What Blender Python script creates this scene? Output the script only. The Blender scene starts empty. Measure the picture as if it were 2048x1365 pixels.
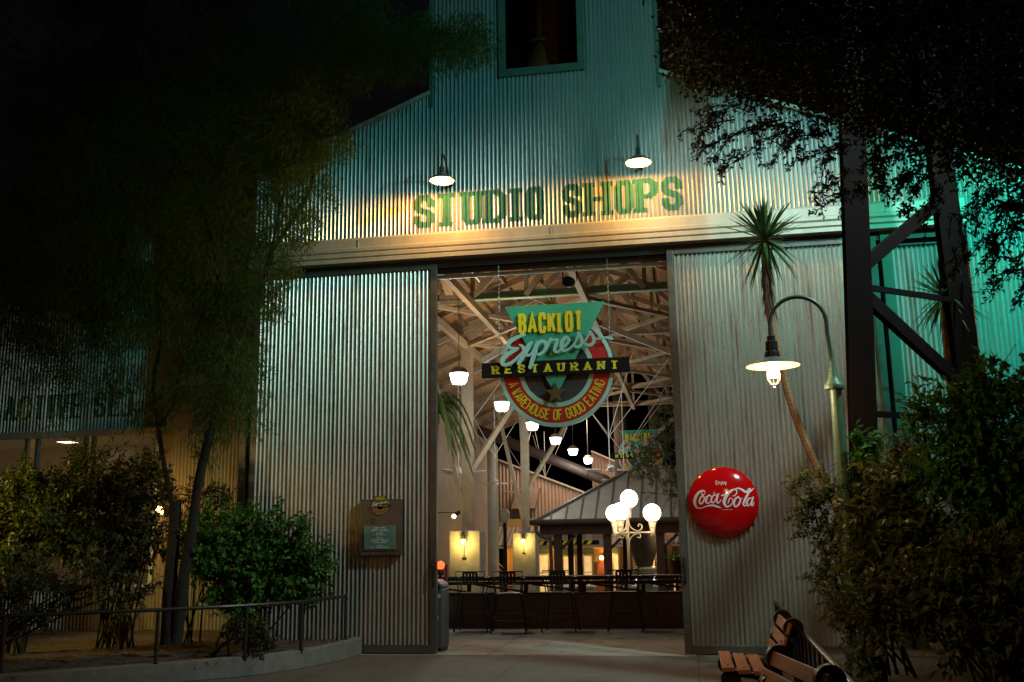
import bpy, math, random
from mathutils import Vector, Matrix
random.seed(7)
sc = bpy.context.scene
COL = sc.collection
R = math.radians
PI = math.pi

# ------------------------------------------------------------------ camera
YAW, PITCH, ROLL, FPX, DCAM, HCAM = 0.173155, 0.199432, -0.015076, 1988.18, 14.7686, 1.6
fwd = Vector((-math.sin(YAW)*math.cos(PITCH), math.cos(YAW)*math.cos(PITCH), math.sin(PITCH)))
_r0 = Vector((math.cos(YAW), math.sin(YAW), 0)); _u0 = _r0.cross(fwd)
rt = _r0*math.cos(ROLL)+_u0*math.sin(ROLL); up = -_r0*math.sin(ROLL)+_u0*math.cos(ROLL)
CAM = Vector((0, -DCAM, HCAM))
cd = bpy.data.cameras.new('camera'); cam = bpy.data.objects.new('camera', cd); COL.objects.link(cam)
cam.matrix_world = Matrix(((rt.x, up.x, -fwd.x, CAM.x), (rt.y, up.y, -fwd.y, CAM.y), (rt.z, up.z, -fwd.z, CAM.z), (0, 0, 0, 1)))
cd.sensor_width = 36; cd.lens = FPX/2048*36; cd.clip_start = 0.05; cd.clip_end = 2000
sc.camera = cam
def at(px, py, Y):
    d = fwd+rt*((px-1024)/FPX)-up*((py-682.5)/FPX)
    return CAM+d*((Y-CAM.y)/d.y)
def atz(px, py, Z):
    d = fwd+rt*((px-1024)/FPX)-up*((py-682.5)/FPX)
    return CAM+d*((Z-CAM.z)/d.z)

# ------------------------------------------------------------------ world, exposure
w = bpy.data.worlds.new('World'); sc.world = w; w.use_nodes = True
nt = w.node_tree
bg = nt.nodes['Background']
sky = nt.nodes.new('ShaderNodeTexSky'); sky.sky_type = 'NISHITA'; sky.sun_disc = False
sky.sun_elevation = R(-4); sky.sun_rotation = R(200)
nt.links.new(sky.outputs[0], bg.inputs[0]); bg.inputs[1].default_value = 0.12
sc.view_settings.view_transform = 'Standard'; sc.view_settings.look = 'None'
sc.view_settings.gamma = 1; sc.view_settings.exposure = 0
sc.render.engine = 'CYCLES'
sc.cycles.use_denoising = True
sc.cycles.max_bounces = 5; sc.cycles.diffuse_bounces = 3; sc.cycles.glossy_bounces = 3
sc.cycles.transmission_bounces = 3; sc.cycles.sample_clamp_indirect = 4
sc.cycles.caustics_reflective = False; sc.cycles.caustics_refractive = False

def lamp(name, typ, loc, col, power, size=0.1, tgt=None, angle=60, blend=0.5, sizey=None):
    l = bpy.data.lights.new(name, typ); l.color = col; l.energy = power
    if typ == 'AREA':
        l.size = size
        if sizey: l.shape = 'RECTANGLE'; l.size_y = sizey
    else: l.shadow_soft_size = size
    if typ == 'SPOT': l.spot_size = R(angle); l.spot_blend = blend
    o = bpy.data.objects.new(name, l); COL.objects.link(o); o.location = loc
    if tgt is not None:
        o.rotation_euler = (Vector(tgt)-Vector(loc)).to_track_quat('-Z', 'Y').to_euler()
    return o
# coloured floodlights of the street side (outside the frame, no fixtures built) and added fills
lamp('floodlight_teal', 'SPOT', (6.2, -8.2, 9.4), (.10, .62, .64), 2200, .10, (-.6, 0, 8.3), 58, .9)
lamp('floodlight_white', 'SPOT', (4.7, -4.7, 9.3), (.60, .90, .86), 2900, .30, (-1.8, 0, 2.6), 70, .8)
lamp('sign_fill', 'SPOT', (3.2, -6.8, 5.9), (.86, .96, .88), 680, .06, (-1.87, 0, 4.2), 17, .5)  # added front spot to brighten the hanging sign, no fixture
lamp('crown_fill', 'SPOT', (-2.5, -9.0, 3.2), (.62, 1, .28), 150, .2, (-6.2, -2.3, 5.6), 50, .9)  # added yellow-green spot to colour the feathery crown
lamp('floodlight_green', 'SPOT', (8.5, -6.5, 8.5), (.03, .95, .70), 5600, .1, (5.6, 0, 6.0), 48, .8)
lamp('gable_green_fill', 'SPOT', (2.3, -6.6, 8.7), (.40, .66, .32), 240, .1, (.9, 0, 8.4), 60, .9)  # added fill for the tower leg's shadow on the gable
lamp('gable_olive_fill', 'SPOT', (-2.5, -13.5, 6.0), (.60, .58, .24), 170, .2, (-1, 0, 8.5), 60, .9)  # added dim fill from the front, lifts shadow on the gable
lamp('floodlight_amber', 'SPOT', (-6.0, -13.5, 4.0), (1.0, .30, .11), 230, .2, (-2.0, 0, 1.6), 74, .9)

# ------------------------------------------------------------------ materials
def M(name, col, rough=.6, metal=0, col2=None, nscale=8, stretch=(1, 1, 1), bump=0, bscale=40, emit=None, estr=0, trans=0, coat=0, island=0, spec=None, alpha=None, thr=(.35, .7)):
    m = bpy.data.materials.new(name); m.use_nodes = True
    n = m.node_tree.nodes; L = m.node_tree.links; p = n['Principled BSDF']
    p.inputs['Base Color'].default_value = (*col, 1); p.inputs['Roughness'].default_value = rough
    p.inputs['Metallic'].default_value = metal
    if spec is not None: p.inputs['Specular IOR Level'].default_value = spec
    if coat: p.inputs['Coat Weight'].default_value = coat; p.inputs['Coat Roughness'].default_value = .05
    if emit: p.inputs['Emission Color'].default_value = (*emit, 1); p.inputs['Emission Strength'].default_value = estr
    if trans: p.inputs['Transmission Weight'].default_value = trans
    if alpha is not None: p.inputs['Alpha'].default_value = alpha
    if col2:
        mx = n.new('ShaderNodeMix'); mx.data_type = 'RGBA'
        mx.inputs[6].default_value = (*col, 1); mx.inputs[7].default_value = (*col2, 1)
        if island:
            g = n.new('ShaderNodeNewGeometry'); L.new(g.outputs['Random Per Island'], mx.inputs[0])
        else:
            tc = n.new('ShaderNodeTexCoord'); mp = n.new('ShaderNodeMapping'); mp.inputs['Scale'].default_value = stretch
            nz = n.new('ShaderNodeTexNoise'); nz.inputs['Scale'].default_value = nscale; nz.inputs['Detail'].default_value = 6
            nz.inputs['Roughness'].default_value = .65
            rp = n.new('ShaderNodeMapRange'); rp.inputs[1].default_value = thr[0]; rp.inputs[2].default_value = thr[1]
            L.new(tc.outputs['Object'], mp.inputs[0]); L.new(mp.outputs[0], nz.inputs['Vector'])
            L.new(nz.outputs[0], rp.inputs[0]); L.new(rp.outputs[0], mx.inputs[0])
        L.new(mx.outputs[2], p.inputs['Base Color'])
    if bump:
        tc2 = n.new('ShaderNodeTexCoord'); nb = n.new('ShaderNodeTexNoise'); nb.inputs['Scale'].default_value = bscale; nb.inputs['Detail'].default_value = 5
        b = n.new('ShaderNodeBump'); b.inputs['Strength'].default_value = bump; b.inputs['Distance'].default_value = .02
        L.new(tc2.outputs['Object'], nb.inputs['Vector']); L.new(nb.outputs[0], b.inputs['Height']); L.new(b.outputs[0], p.inputs['Normal'])
    return m
def corr_mat(name, base, rust, rust_amt, rough, metal):
    m = M(name, base, rough, metal)
    n = m.node_tree.nodes; L = m.node_tree.links; p = n['Principled BSDF']
    tc = n.new('ShaderNodeTexCoord')
    mp = n.new('ShaderNodeMapping'); mp.inputs['Scale'].default_value = (3.2, 1, .22)
    nz = n.new('ShaderNodeTexNoise'); nz.inputs['Scale'].default_value = 2.2; nz.inputs['Detail'].default_value = 8; nz.inputs['Roughness'].default_value = .7
    L.new(tc.outputs['Object'], mp.inputs[0]); L.new(mp.outputs[0], nz.inputs['Vector'])
    rp = n.new('ShaderNodeMapRange'); rp.inputs[1].default_value = .56-rust_amt*.2; rp.inputs[2].default_value = .78-rust_amt*.2
    L.new(nz.outputs[0], rp.inputs[0])
    mx = n.new('ShaderNodeMix'); mx.data_type = 'RGBA'; mx.inputs[6].default_value = (*base, 1); mx.inputs[7].default_value = (*rust, 1)
    L.new(rp.outputs[0], mx.inputs[0])
    # zinc spangle / dirt
    n2 = n.new('ShaderNodeTexNoise'); n2.inputs['Scale'].default_value = 22; n2.inputs['Detail'].default_value = 4
    L.new(tc.outputs['Object'], n2.inputs['Vector'])
    r2 = n.new('ShaderNodeMapRange'); r2.inputs[3].default_value = .85; r2.inputs[4].default_value = 1.15
    L.new(n2.outputs[0], r2.inputs[0])
    hs = n.new('ShaderNodeHueSaturation'); L.new(r2.outputs[0], hs.inputs['Value']); L.new(mx.outputs[2], hs.inputs['Color'])
    L.new(hs.outputs[0], p.inputs['Base Color'])
    r3 = n.new('ShaderNodeMapRange'); r3.inputs[3].default_value = rough-.08; r3.inputs[4].default_value = rough+.16
    L.new(nz.outputs[0], r3.inputs[0]); L.new(r3.outputs[0], p.inputs['Roughness'])
    mi = n.new('ShaderNodeMath'); mi.operation = 'MULTIPLY_ADD'; mi.inputs[1].default_value = -metal*.8; mi.inputs[2].default_value = metal
    L.new(rp.outputs[0], mi.inputs[0]); L.new(mi.outputs[0], p.inputs['Metallic'])
    return m
m_corr = corr_mat('galvanised_corrugated', (.50, .50, .48), (.16, .08, .04), .12, .34, .8)
m_corr_door = corr_mat('galvanised_door', (.53, .51, .46), (.20, .09, .04), .22, .36, .8)
m_corr_wing = corr_mat('galvanised_wing', (.42, .40, .38), (.20, .085, .035), .35, .42, .5)
m_corr_peach = M('cream_corrugated', (.42, .30, .22), .6, .1, (.34, .24, .17), 3)
m_corr_brown = M('rusty_corrugated', (.035, .02, .015), .8, 0, (.025, .014, .01), 3)
m_trim = M('painted_trim', (.50, .45, .37), .45, .2, (.40, .36, .29), 5, (1, 1, .4))
m_frame = M('door_frame_steel', (.13, .12, .11), .5, .5, (.09, .075, .06), 6)
m_green = M('green_trim', (.08, .13, .10), .5, 0, (.06, .10, .075), 5)
m_dark = M('dark_steel', (.035, .03, .032), .45, .3, (.055, .035, .03), 8)
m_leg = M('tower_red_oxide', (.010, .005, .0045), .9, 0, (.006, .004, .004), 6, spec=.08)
m_paint_g = M('teal_sign_paint', (.012, .105, .09), .6, 0, (.035, .17, .14), 7)
m_paint_f = M('faded_teal_paint', (.02, .09, .075), .6, 0, (.03, .13, .09), 12)
m_teal = M('sign_teal', (.035, .36, .24), .45, 0, (.03, .32, .21), 9)
m_pale = M('sign_pale_teal', (.30, .56, .50), .4, 0, (.27, .52, .47), 9)
m_red = M('sign_red', (.42, .012, .010), .4, 0, (.36, .010, .010), 9)
m_yel = M('sign_yellow', (.72, .62, .02), .45, 0, (.66, .54, .02), 14)
m_blk = M('sign_black', (.010, .009, .010), .8, spec=.1)
m_mesh = M('sign_inner_dark', (.022, .026, .03), .6, 0, (.035, .04, .045), 90)
m_star = M('star_bronze', (.15, .085, .035), .5, .3, (.11, .06, .03), 14)
m_chain = M('chain_galvanised', (.35, .40, .40), .4, .8)
m_coke = M('red_enamel', (.58, .004, .006), .12, 0, coat=.8)
m_white = M('white_lettering', (.72, .72, .70), .4)
m_conc = M('walkway_concrete', (.36, .35, .32), .75, 0, (.25, .24, .22), 1.4, bump=.15, bscale=60)
m_road = M('pavement_asphalt', (.12, .10, .088), .8, 0, (.09, .075, .065), 1.1, bump=.25, bscale=90)
def joints(m, sx, sy):
    n = m.node_tree.nodes; L = m.node_tree.links; p = n['Principled BSDF']; src = p.inputs['Base Color'].links[0].from_socket
    tc = n.new('ShaderNodeTexCoord'); bt_ = n.new('ShaderNodeTexBrick'); bt_.offset = 0; bt_.inputs['Scale'].default_value = 1
    bt_.inputs['Mortar Size'].default_value = .008; bt_.inputs['Brick Width'].default_value = sx; bt_.inputs['Row Height'].default_value = sy
    L.new(tc.outputs['Object'], bt_.inputs['Vector'])
    mx = n.new('ShaderNodeMix'); mx.data_type = 'RGBA'; mx.inputs[7].default_value = (.03, .025, .02, 1)
    L.new(bt_.outputs['Fac'], mx.inputs[0]); L.new(src, mx.inputs[6])
    # blotchy stains
    nz = n.new('ShaderNodeTexNoise'); nz.inputs['Scale'].default_value = 3.5; nz.inputs['Detail'].default_value = 8; L.new(tc.outputs['Object'], nz.inputs['Vector'])
    rp = n.new('ShaderNodeMapRange'); rp.inputs[1].default_value = .56; rp.inputs[2].default_value = .72; rp.inputs[4].default_value = .55; L.new(nz.outputs[0], rp.inputs[0])
    m2 = n.new('ShaderNodeMix'); m2.data_type = 'RGBA'; m2.inputs[7].default_value = (.045, .036, .03, 1); L.new(rp.outputs[0], m2.inputs[0]); L.new(mx.outputs[2], m2.inputs[6])
    L.new(m2.outputs[2], p.inputs['Base Color'])
joints(m_road, 2.4, 2.4); joints(m_conc, 3.0, 2.2)
m_curb = M('kerb_concrete', (.20, .18, .165), .8, 0, (.13, .115, .105), 5, bump=.3, bscale=50)
m_soil = M('mulch', (.085, .06, .048), .95, 0, (.045, .032, .026), 22, bump=1.0, bscale=30)
m_pier = M('pier_concrete', (.38, .36, .31), .85, 0, (.26, .245, .21), 4, bump=.3, bscale=25)
m_steelc = M('cream_steel', (.40, .33, .24), .55, 0, (.31, .25, .185), 5)
m_steel_lit = M('teal_lit_steel', (.20, .40, .27), .5, 0, (.24, .33, .22), 2)  # teal floodlight on the first truss put into its colour
m_ceil = M('timber_boards', (.40, .24, .12), .75, 0, (.28, .165, .085), 3, (8, .4, 1), bump=.15)
m_raft = M('timber_rafter', (.33, .24, .15), .7, 0, (.22, .155, .095), 4, (5, .5, 1))
m_lampw = M('lamp_glass_white', (.8, .8, .8), .3, emit=(.95, 1.0, .92), estr=7)
m_globe = M('globe_glass', (.8, .8, .75), .3, emit=(1.0, .86, .60), estr=5)
m_bulb = M('bulb_warm', (.8, .8, .7), .3, emit=(1.0, .68, .30), estr=16)
m_bulby = M('bulb_amber', (.8, .7, .4), .3, emit=(1.0, .62, .16), estr=14)
m_shadein = M('shade_enamel_white', (.82, .80, .76), .35)
m_shadeout = M('shade_enamel_green', (.10, .13, .12), .35, .2)
m_chrome = M('polished_neck', (.6, .55, .5), .2, .9)
m_pole = M('lamp_post_green', (.12, .22, .15), .4, 0, (.10, .18, .125), 6)
m_wood = M('bench_timber', (.38, .135, .030), .5, 0, (.27, .09, .02), 6, (12, 1, 12))
m_iron = M('cast_iron', (.018, .015, .017), .45, .3)
m_rail = M('rail_steel', (.06, .055, .055), .35, .6)
m_redl = M('beacon_red', (.7, .02, .01), .2, emit=(1, .06, .015), estr=5)
m_bin = M('bin_grey', (.14, .145, .155), .5, .1, (.11, .112, .12), 8)
m_duct = M('duct_brown', (.10, .065, .055), .6, .2, (.07, .045, .04), 4)
m_duct2 = M('duct_rust', (.12, .035, .018), 1, 0, spec=0, col2=(.07, .022, .012), nscale=4)
m_groof = M('pavilion_metal', (.42, .44, .42), .5, .3, (.34, .36, .34), 3)
m_brown = M('brown_timber', (.08, .045, .032), .75, 0, (.055, .032, .024), 5, spec=.2)
m_amber = M('ochre_boards', (.55, .34, .10), .6, 0, (.48, .28, .08), 5, (10, 1, 1))
m_brick = M('red_brick', (.28, .075, .04), .8, 0, (.20, .055, .03), 12)
m_win = M('lit_window', (.8, .7, .5), .3, emit=(1.0, .64, .26), estr=.55, col2=(.5, .4, .3), nscale=4)
m_winwing = M('shop_interior_glow', (.6, .5, .35), .3, emit=(1.0, .62, .24), estr=.045)
m_glass = M('window_glass', (.05, .05, .05), .05, 0, spec=.8)
m_bark = M('bark', (.018, .014, .010), .95, 0, (.026, .02, .015), 14, (1, 1, .3), bump=.8, bscale=30)
m_bark2 = M('yucca_bark', (.28, .15, .07), .9, 0, (.16, .085, .04), 20, (1, 1, 2), bump=.8, bscale=30)
def leafmat(name, c1, c2, tr=.35, rough=.45):
    m = M(name, c1, rough, 0, c2, island=1, spec=.35)
    n = m.node_tree.nodes; L = m.node_tree.links; p = n['Principled BSDF']
    t = n.new('ShaderNodeBsdfTranslucent'); mx = n.new('ShaderNodeMixShader'); mx.inputs[0].default_value = tr
    src = p.inputs['Base Color'].links[0].from_socket
    L.new(src, t.inputs[0]); L.new(p.outputs[0], mx.inputs[1]); L.new(t.outputs[0], mx.inputs[2])
    L.new(mx.outputs[0], n['Material Output'].inputs[0])
    return m
m_lf_dark = leafmat('leaf_small_dark', (.030, .036, .022), (.05, .042, .028), .2)
m_lf_feather = leafmat('needle_olive', (.045, .10, .014), (.08, .12, .02), .35, .7)
m_lf_green = leafmat('leaf_green', (.05, .15, .022), (.085, .20, .03))
m_lf_olive = leafmat('leaf_olive', (.085, .13, .025), (.15, .145, .03))
m_lf_mid = leafmat('leaf_mid', (.04, .085, .022), (.12, .09, .035))
m_lf_rust = leafmat('leaf_rust', (.12, .07, .025), (.16, .06, .02))
m_lf_yucca = leafmat('yucca_blade', (.05, .12, .045), (.075, .15, .05), .25, .4)
m_lf_dead = leafmat('yucca_dead_blade', (.11, .075, .045), (.07, .045, .03), .2, .8)
m_lf_palm = leafmat('palm_blade', (.05, .13, .03), (.08, .17, .04), .3)
m_grass = leafmat('dry_grass', (.17, .14, .05), (.11, .12, .04), .3, .7)
m_flower = leafmat('orange_flower', (.5, .09, .03), (.55, .15, .04), .3)

# ------------------------------------------------------------------ mesh builder
class MB:
    def __init__(s): s.v = []; s.f = []
    def box(s, a, b):
        x0, y0, z0 = a; x1, y1, z1 = b; k = len(s.v)
        s.v += [(x0, y0, z0), (x1, y0, z0), (x1, y1, z0), (x0, y1, z0), (x0, y0, z1), (x1, y0, z1), (x1, y1, z1), (x0, y1, z1)]
        s.f += [(k, k+3, k+2, k+1), (k+4, k+5, k+6, k+7), (k, k+1, k+5, k+4), (k+1, k+2, k+6, k+5), (k+2, k+3, k+7, k+6), (k+3, k, k+4, k+7)]
        return s
    def bar(s, p0, p1, w, h=None, upv=(0, 0, 1)):
        h = h or w; p0 = Vector(p0); p1 = Vector(p1); d = (p1-p0).normalized(); u = Vector(upv)
        if abs(d.dot(u)) > .97: u = Vector((0, 1, 0))
        sd = d.cross(u).normalized(); uu = sd.cross(d).normalized(); k = len(s.v)
        for p in (p0, p1):
            for a, b in ((-1, -1), (1, -1), (1, 1), (-1, 1)): s.v.append(tuple(p+sd*(a*w/2)+uu*(b*h/2)))
        s.f += [(k, k+1, k+2, k+3), (k+7, k+6, k+5, k+4)]+[(k+i, k+4+i, k+4+(i+1) % 4, k+(i+1) % 4) for i in range(4)]
        return s
    def tube(s, pts, r, n=8, caps=True, sx=1, sy=1):
        pts = [Vector(p) for p in pts]; rr = r if isinstance(r, (list, tuple)) else [r]*len(pts)
        k0 = len(s.v); prev = None
        for i, p in enumerate(pts):
            d = (pts[min(i+1, len(pts)-1)]-pts[max(i-1, 0)]).normalized()
            if prev is None:
                a = Vector((0, 0, 1)) if abs(d.z) < .9 else Vector((1, 0, 0)); u = d.cross(a).normalized()
            else: u = (prev-d*prev.dot(d)).normalized()
            prev = u; v = d.cross(u)
            for j in range(n):
                t = 2*PI*j/n; s.v.append(tuple(p+u*(math.cos(t)*rr[i]*sx)+v*(math.sin(t)*rr[i]*sy)))
        for i in range(len(pts)-1):
            for j in range(n):
                a = k0+i*n+j; b = k0+i*n+(j+1) % n; s.f.append((a, b, b+n, a+n))
        if caps:
            s.f.append(tuple(range(k0+n-1, k0-1, -1))); k = k0+(len(pts)-1)*n; s.f.append(tuple(range(k, k+n)))
        return s
    def lathe(s, prof, c=(0, 0, 0), n=20, caps=True):
        k0 = len(s.v)
        for r, z in prof:
            for j in range(n): t = 2*PI*j/n; s.v.append((c[0]+r*math.cos(t), c[1]+r*math.sin(t), c[2]+z))
        for i in range(len(prof)-1):
            for j in range(n):
                a = k0+i*n+j; b = k0+i*n+(j+1) % n; s.f.append((a, b, b+n, a+n))
        if caps:
            s.f.append(tuple(range(k0+n-1, k0-1, -1))); k = k0+(len(prof)-1)*n; s.f.append(tuple(range(k, k+n)))
        return s
    def ball(s, c, r, n=16, m=10):
        return s.lathe([(max(1e-4, r*math.sin(PI*i/m)), -r*math.cos(PI*i/m)) for i in range(m+1)], c, n)
    def prism(s, poly, y0, y1):      # polygon in x,z
        k = len(s.v); n = len(poly)
        s.v += [(x, y0, z) for x, z in poly]+[(x, y1, z) for x, z in poly]
        s.f += [tuple(range(k, k+n)), tuple(range(k+2*n-1, k+n-1, -1))]+[(k+i, k+n+i, k+n+(i+1) % n, k+(i+1) % n) for i in range(n)]
        return s
    def ring(s, c, r0, r1, y0, y1, n=72, a0=0, a1=2*PI):
        k = len(s.v)
        for i in range(n+1):
            t = a0+(a1-a0)*i/n; cx, sz = math.cos(t), math.sin(t)
            for r, y in ((r1, y0), (r0, y0), (r0, y1), (r1, y1)): s.v.append((c[0]+r*cx, y, c[2]+r*sz))
        for i in range(n):
            a = k+4*i
            for j in range(4): s.f.append((a+j, a+(j+1) % 4, a+4+(j+1) % 4, a+4+j))
        return s
    def poly(s, *pts):
        k = len(s.v); s.v += [tuple(p) for p in pts]; s.f.append(tuple(range(k, k+len(pts)))); return s
    def corr(s, x0, x1, zb, zt, y, amp=.019, per=.0677, n=8, nz=1, off=0):
        zb_ = zb if callable(zb) else (lambda x: zb); zt_ = zt if callable(zt) else (lambda x: zt)
        st = per/n; i0 = math.floor(x0/st); i1 = math.ceil(x1/st); k = len(s.v); xs = [min(max(i*st, x0), x1) for i in range(i0, i1+1)]
        for x in xs:
            yy = y-amp*math.cos(2*PI*x/per)-off; a, b = zb_(x), zt_(x)
            for q in range(nz+1): s.v.append((x, yy, a+(b-a)*q/nz))
        for i in range(len(xs)-1):
            for q in range(nz):
                a = k+i*(nz+1)+q; s.f.append((a, a+nz+1, a+nz+2, a+1))
        return s
    def corr_line(s, p0, p1, z0, z1, amp=.01, per=.0677, n=6):
        p0 = Vector(p0); p1 = Vector(p1); d = p1-p0; Ln = d.length; d.normalize(); nn = Vector((d.y, -d.x, 0)); m = int(Ln/per*n); k = len(s.v)
        for i in range(m+1):
            t = Ln*i/m; q = p0+d*t+nn*(amp*math.cos(2*PI*t/per)); s.v.append((q.x, q.y, z0)); s.v.append((q.x, q.y, z1))
        for i in range(m): a = k+2*i; s.f.append((a, a+2, a+3, a+1))
        return s
    def build(s, name, mat, parent=None, smooth=False, label=None, bevel=0, world=True, ang=40):
        me = bpy.data.meshes.new(name)
        vs = s.v
        if parent is not None and world:
            o = Vector((0, 0, 0)); q = parent
            while q is not None: o += q.location; q = q.parent
            vs = [(x-o.x, y-o.y, z-o.z) for x, y, z in vs]
        me.from_pydata(vs, [], s.f); me.update()
        me.materials.append(mat)
        ob = bpy.data.objects.new(name, me); COL.objects.link(ob)
        if parent is not None: ob.parent = parent
        if smooth:
            me.polygons.foreach_set('use_smooth', [True]*len(me.polygons)); me.set_sharp_from_angle(angle=R(ang))
        if bevel:
            b = ob.modifiers.new('bevel', 'BEVEL'); b.width = bevel; b.segments = 2; b.limit_method = 'ANGLE'
        if label: ob['label'] = label
        return ob
def tag(o, label, cat=None, group=None, kind=None):
    if label: o['label'] = label
    if cat: o['category'] = cat
    if group: o['group'] = group
    if kind: o['kind'] = kind
    return o
def thing(name, label, cat, loc=(0, 0, 0), group=None, rz=0):
    o = bpy.data.objects.new(name, None); COL.objects.link(o); o.location = loc; o.rotation_euler = (0, 0, rz)
    o.empty_display_size = .2
    return tag(o, label, cat, group)
def dup(root, loc, rz=0, label=None, group=None, scale=None):
    def cp(o, par):
        c = o.copy(); COL.objects.link(c); c.parent = par
        for ch in kids[o.name]: cp(ch, c)
        return c
    kids = {}
    def walk(o):
        kids[o.name] = list(o.children)
        for c in o.children: walk(c)
    walk(root)
    r = cp(root, None); r.location = loc; r.rotation_euler = (0, 0, rz)
    if scale: r.scale = (scale,)*3
    if label: r['label'] = label
    if group: r['group'] = group
    return r

# ------------------------------------------------------------------ lettering
G = {
 'A': [[(0, 0), (.5, 1), (1, 0)], [(.18, .3), (.82, .3)]],
 'B': [[(0, 0), (0, 1), (.65, 1), (.95, .88), (.95, .66), (.65, .53), (0, .53)], [(.65, .53), (1, .4), (1, .13), (.65, 0), (0, 0)]],
 'C': [[(1, .68), (1, .84), (.75, 1), (.25, 1), (0, .84), (0, .16), (.25, 0), (.75, 0), (1, .16), (1, .32)]],
 'D': [[(0, 0), (0, 1), (.6, 1), (1, .82), (1, .18), (.6, 0), (0, 0)]],
 'E': [[(1, 1), (0, 1), (0, 0), (1, 0)], [(0, .52), (.75, .52)]],
 'F': [[(1, 1), (0, 1), (0, 0)], [(0, .52), (.75, .52)]],
 'G': [[(1, .7), (1, .84), (.75, 1), (.25, 1), (0, .84), (0, .16), (.25, 0), (.75, 0), (1, .16), (1, .45), (.55, .45)]],
 'H': [[(0, 0), (0, 1)], [(1, 0), (1, 1)], [(0, .5), (1, .5)]],
 'I': [[(.5, 0), (.5, 1)]],
 'K': [[(0, 0), (0, 1)], [(1, 1), (.08, .42)], [(.35, .6), (1, 0)]],
 'L': [[(0, 1), (0, 0), (1, 0)]],
 'M': [[(0, 0), (0, 1), (.5, .3), (1, 1), (1, 0)]],
 'N': [[(0, 0), (0, 1), (1, 0), (1, 1)]],
 'O': [[(.5, 1), (.22, 1), (0, .84), (0, .16), (.22, 0), (.78, 0), (1, .16), (1, .84), (.78, 1), (.5, 1)]],
 'P': [[(0, 0), (0, 1), (.65, 1), (1, .87), (1, .6), (.65, .47), (0, .47)]],
 'R': [[(0, 0), (0, 1), (.65, 1), (1, .87), (1, .62), (.65, .5), (0, .5)], [(.5, .5), (1, 0)]],
 'S': [[(1, .72), (1, .85), (.75, 1), (.25, 1), (0, .85), (0, .66), (.2, .55), (.8, .45), (1, .34), (1, .15), (.75, 0), (.25, 0), (0, .15), (0, .28)]],
 'T': [[(0, 1), (1, 1)], [(.5, 1), (.5, 0)]],
 'U': [[(0, 1), (0, .16), (.22, 0), (.78, 0), (1, .16), (1, 1)]],
 'V': [[(0, 1), (.5, 0), (1, 1)]],
 'W': [[(0, 1), (.25, 0), (.5, .9), (.75, 0), (1, 1)]],
 'Y': [[(0, 1), (.5, .45), (1, 1)], [(.5, .45), (.5, 0)]],
}
SER = {'T': [(.5, 0)], 'U': [(0, 1), (1, 1)], 'D': [(0, 0), (0, 1)], 'I': [(.5, 0), (.5, 1)], 'H': [(0, 0), (0, 1), (1, 0), (1, 1)],
       'P': [(0, 0), (0, 1)], 'R': [(0, 0), (0, 1), (1, 0)], 'A': [(0, 0), (1, 0)], 'N': [(0, 0), (0, 1), (1, 1)], 'V': [(0, 1), (1, 1)],
       'E': [(0, 0), (0, 1)], 'K': [(0, 0), (0, 1), (1, 0), (1, 1)], 'L': [(0, 1)], 'F': [(0, 0)], 'B': [(0, 0), (0, 1)]}
def offs(pts, ws):
    L, Rr = [], []; n = len(pts)
    closed = n > 3 and (Vector(pts[0])-Vector(pts[-1])).length < 1e-6
    for i in range(n):
        a = Vector(pts[i-1]) if i > 0 else (Vector(pts[-2]) if closed else None)
        b = Vector(pts[i+1]) if i < n-1 else (Vector(pts[1]) if closed else None)
        p = Vector(pts[i])
        d1 = (p-a).normalized() if a is not None else (b-p).normalized()
        d2 = (b-p).normalized() if b is not None else d1
        n1 = Vector((-d1.y, d1.x)); n2 = Vector((-d2.y, d2.x)); m = n1+n2
        if m.length < .2: m = n1
        m.normalize(); c = max(.45, m.dot(n1)); w = ws[i]/2/c
        L.append(p+m*w); Rr.append(p-m*w)
    return L, Rr
def glyph_strokes(ch, x, wd, y0, h, thv, thh, serif=False, sw=1.9):
    """quads (4 pts 2D) of a letter; thv = thickness of upright strokes, thh of level ones"""
    out = []
    if ch not in G: return out
    def P(p): return (x+thv/2+p[0]*(wd-thv), y0+thh/2+p[1]*(h-thh))
    for st in G[ch]:
        pp = [P(p) for p in st]
        if (serif or abs(thv-thh) > 1e-6):
            for a, b in zip(pp[:-1], pp[1:]):
                dx, dy = abs(b[0]-a[0]), abs(b[1]-a[1]); t = thv*(dy/(dx+dy+1e-9))+thh*(dx/(dx+dy+1e-9))
                va = Vector(a); vb = Vector(b); d = (vb-va).normalized(); va = va-d*min(thv, thh)*.35; vb = vb+d*min(thv, thh)*.35
                nn = Vector((-d.y, d.x))*t/2; out.append([va+nn, vb+nn, vb-nn, va-nn])
        else:
            pq = list(pp)
            L, Rr = offs(pq, [thv]*len(pq))
            # extend free ends squarely
            for i in range(len(pq)-1): out.append([L[i], L[i+1], Rr[i+1], Rr[i]])
    if serif:
        for s_ in SER.get(ch, []):
            c = P(s_); hw = thv*sw/2
            out.append([Vector((c[0]-hw, c[1]-thh/2)), Vector((c[0]-hw, c[1]+thh/2)), Vector((c[0]+hw, c[1]+thh/2)), Vector((c[0]+hw, c[1]-thh/2))])
    return out
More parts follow.
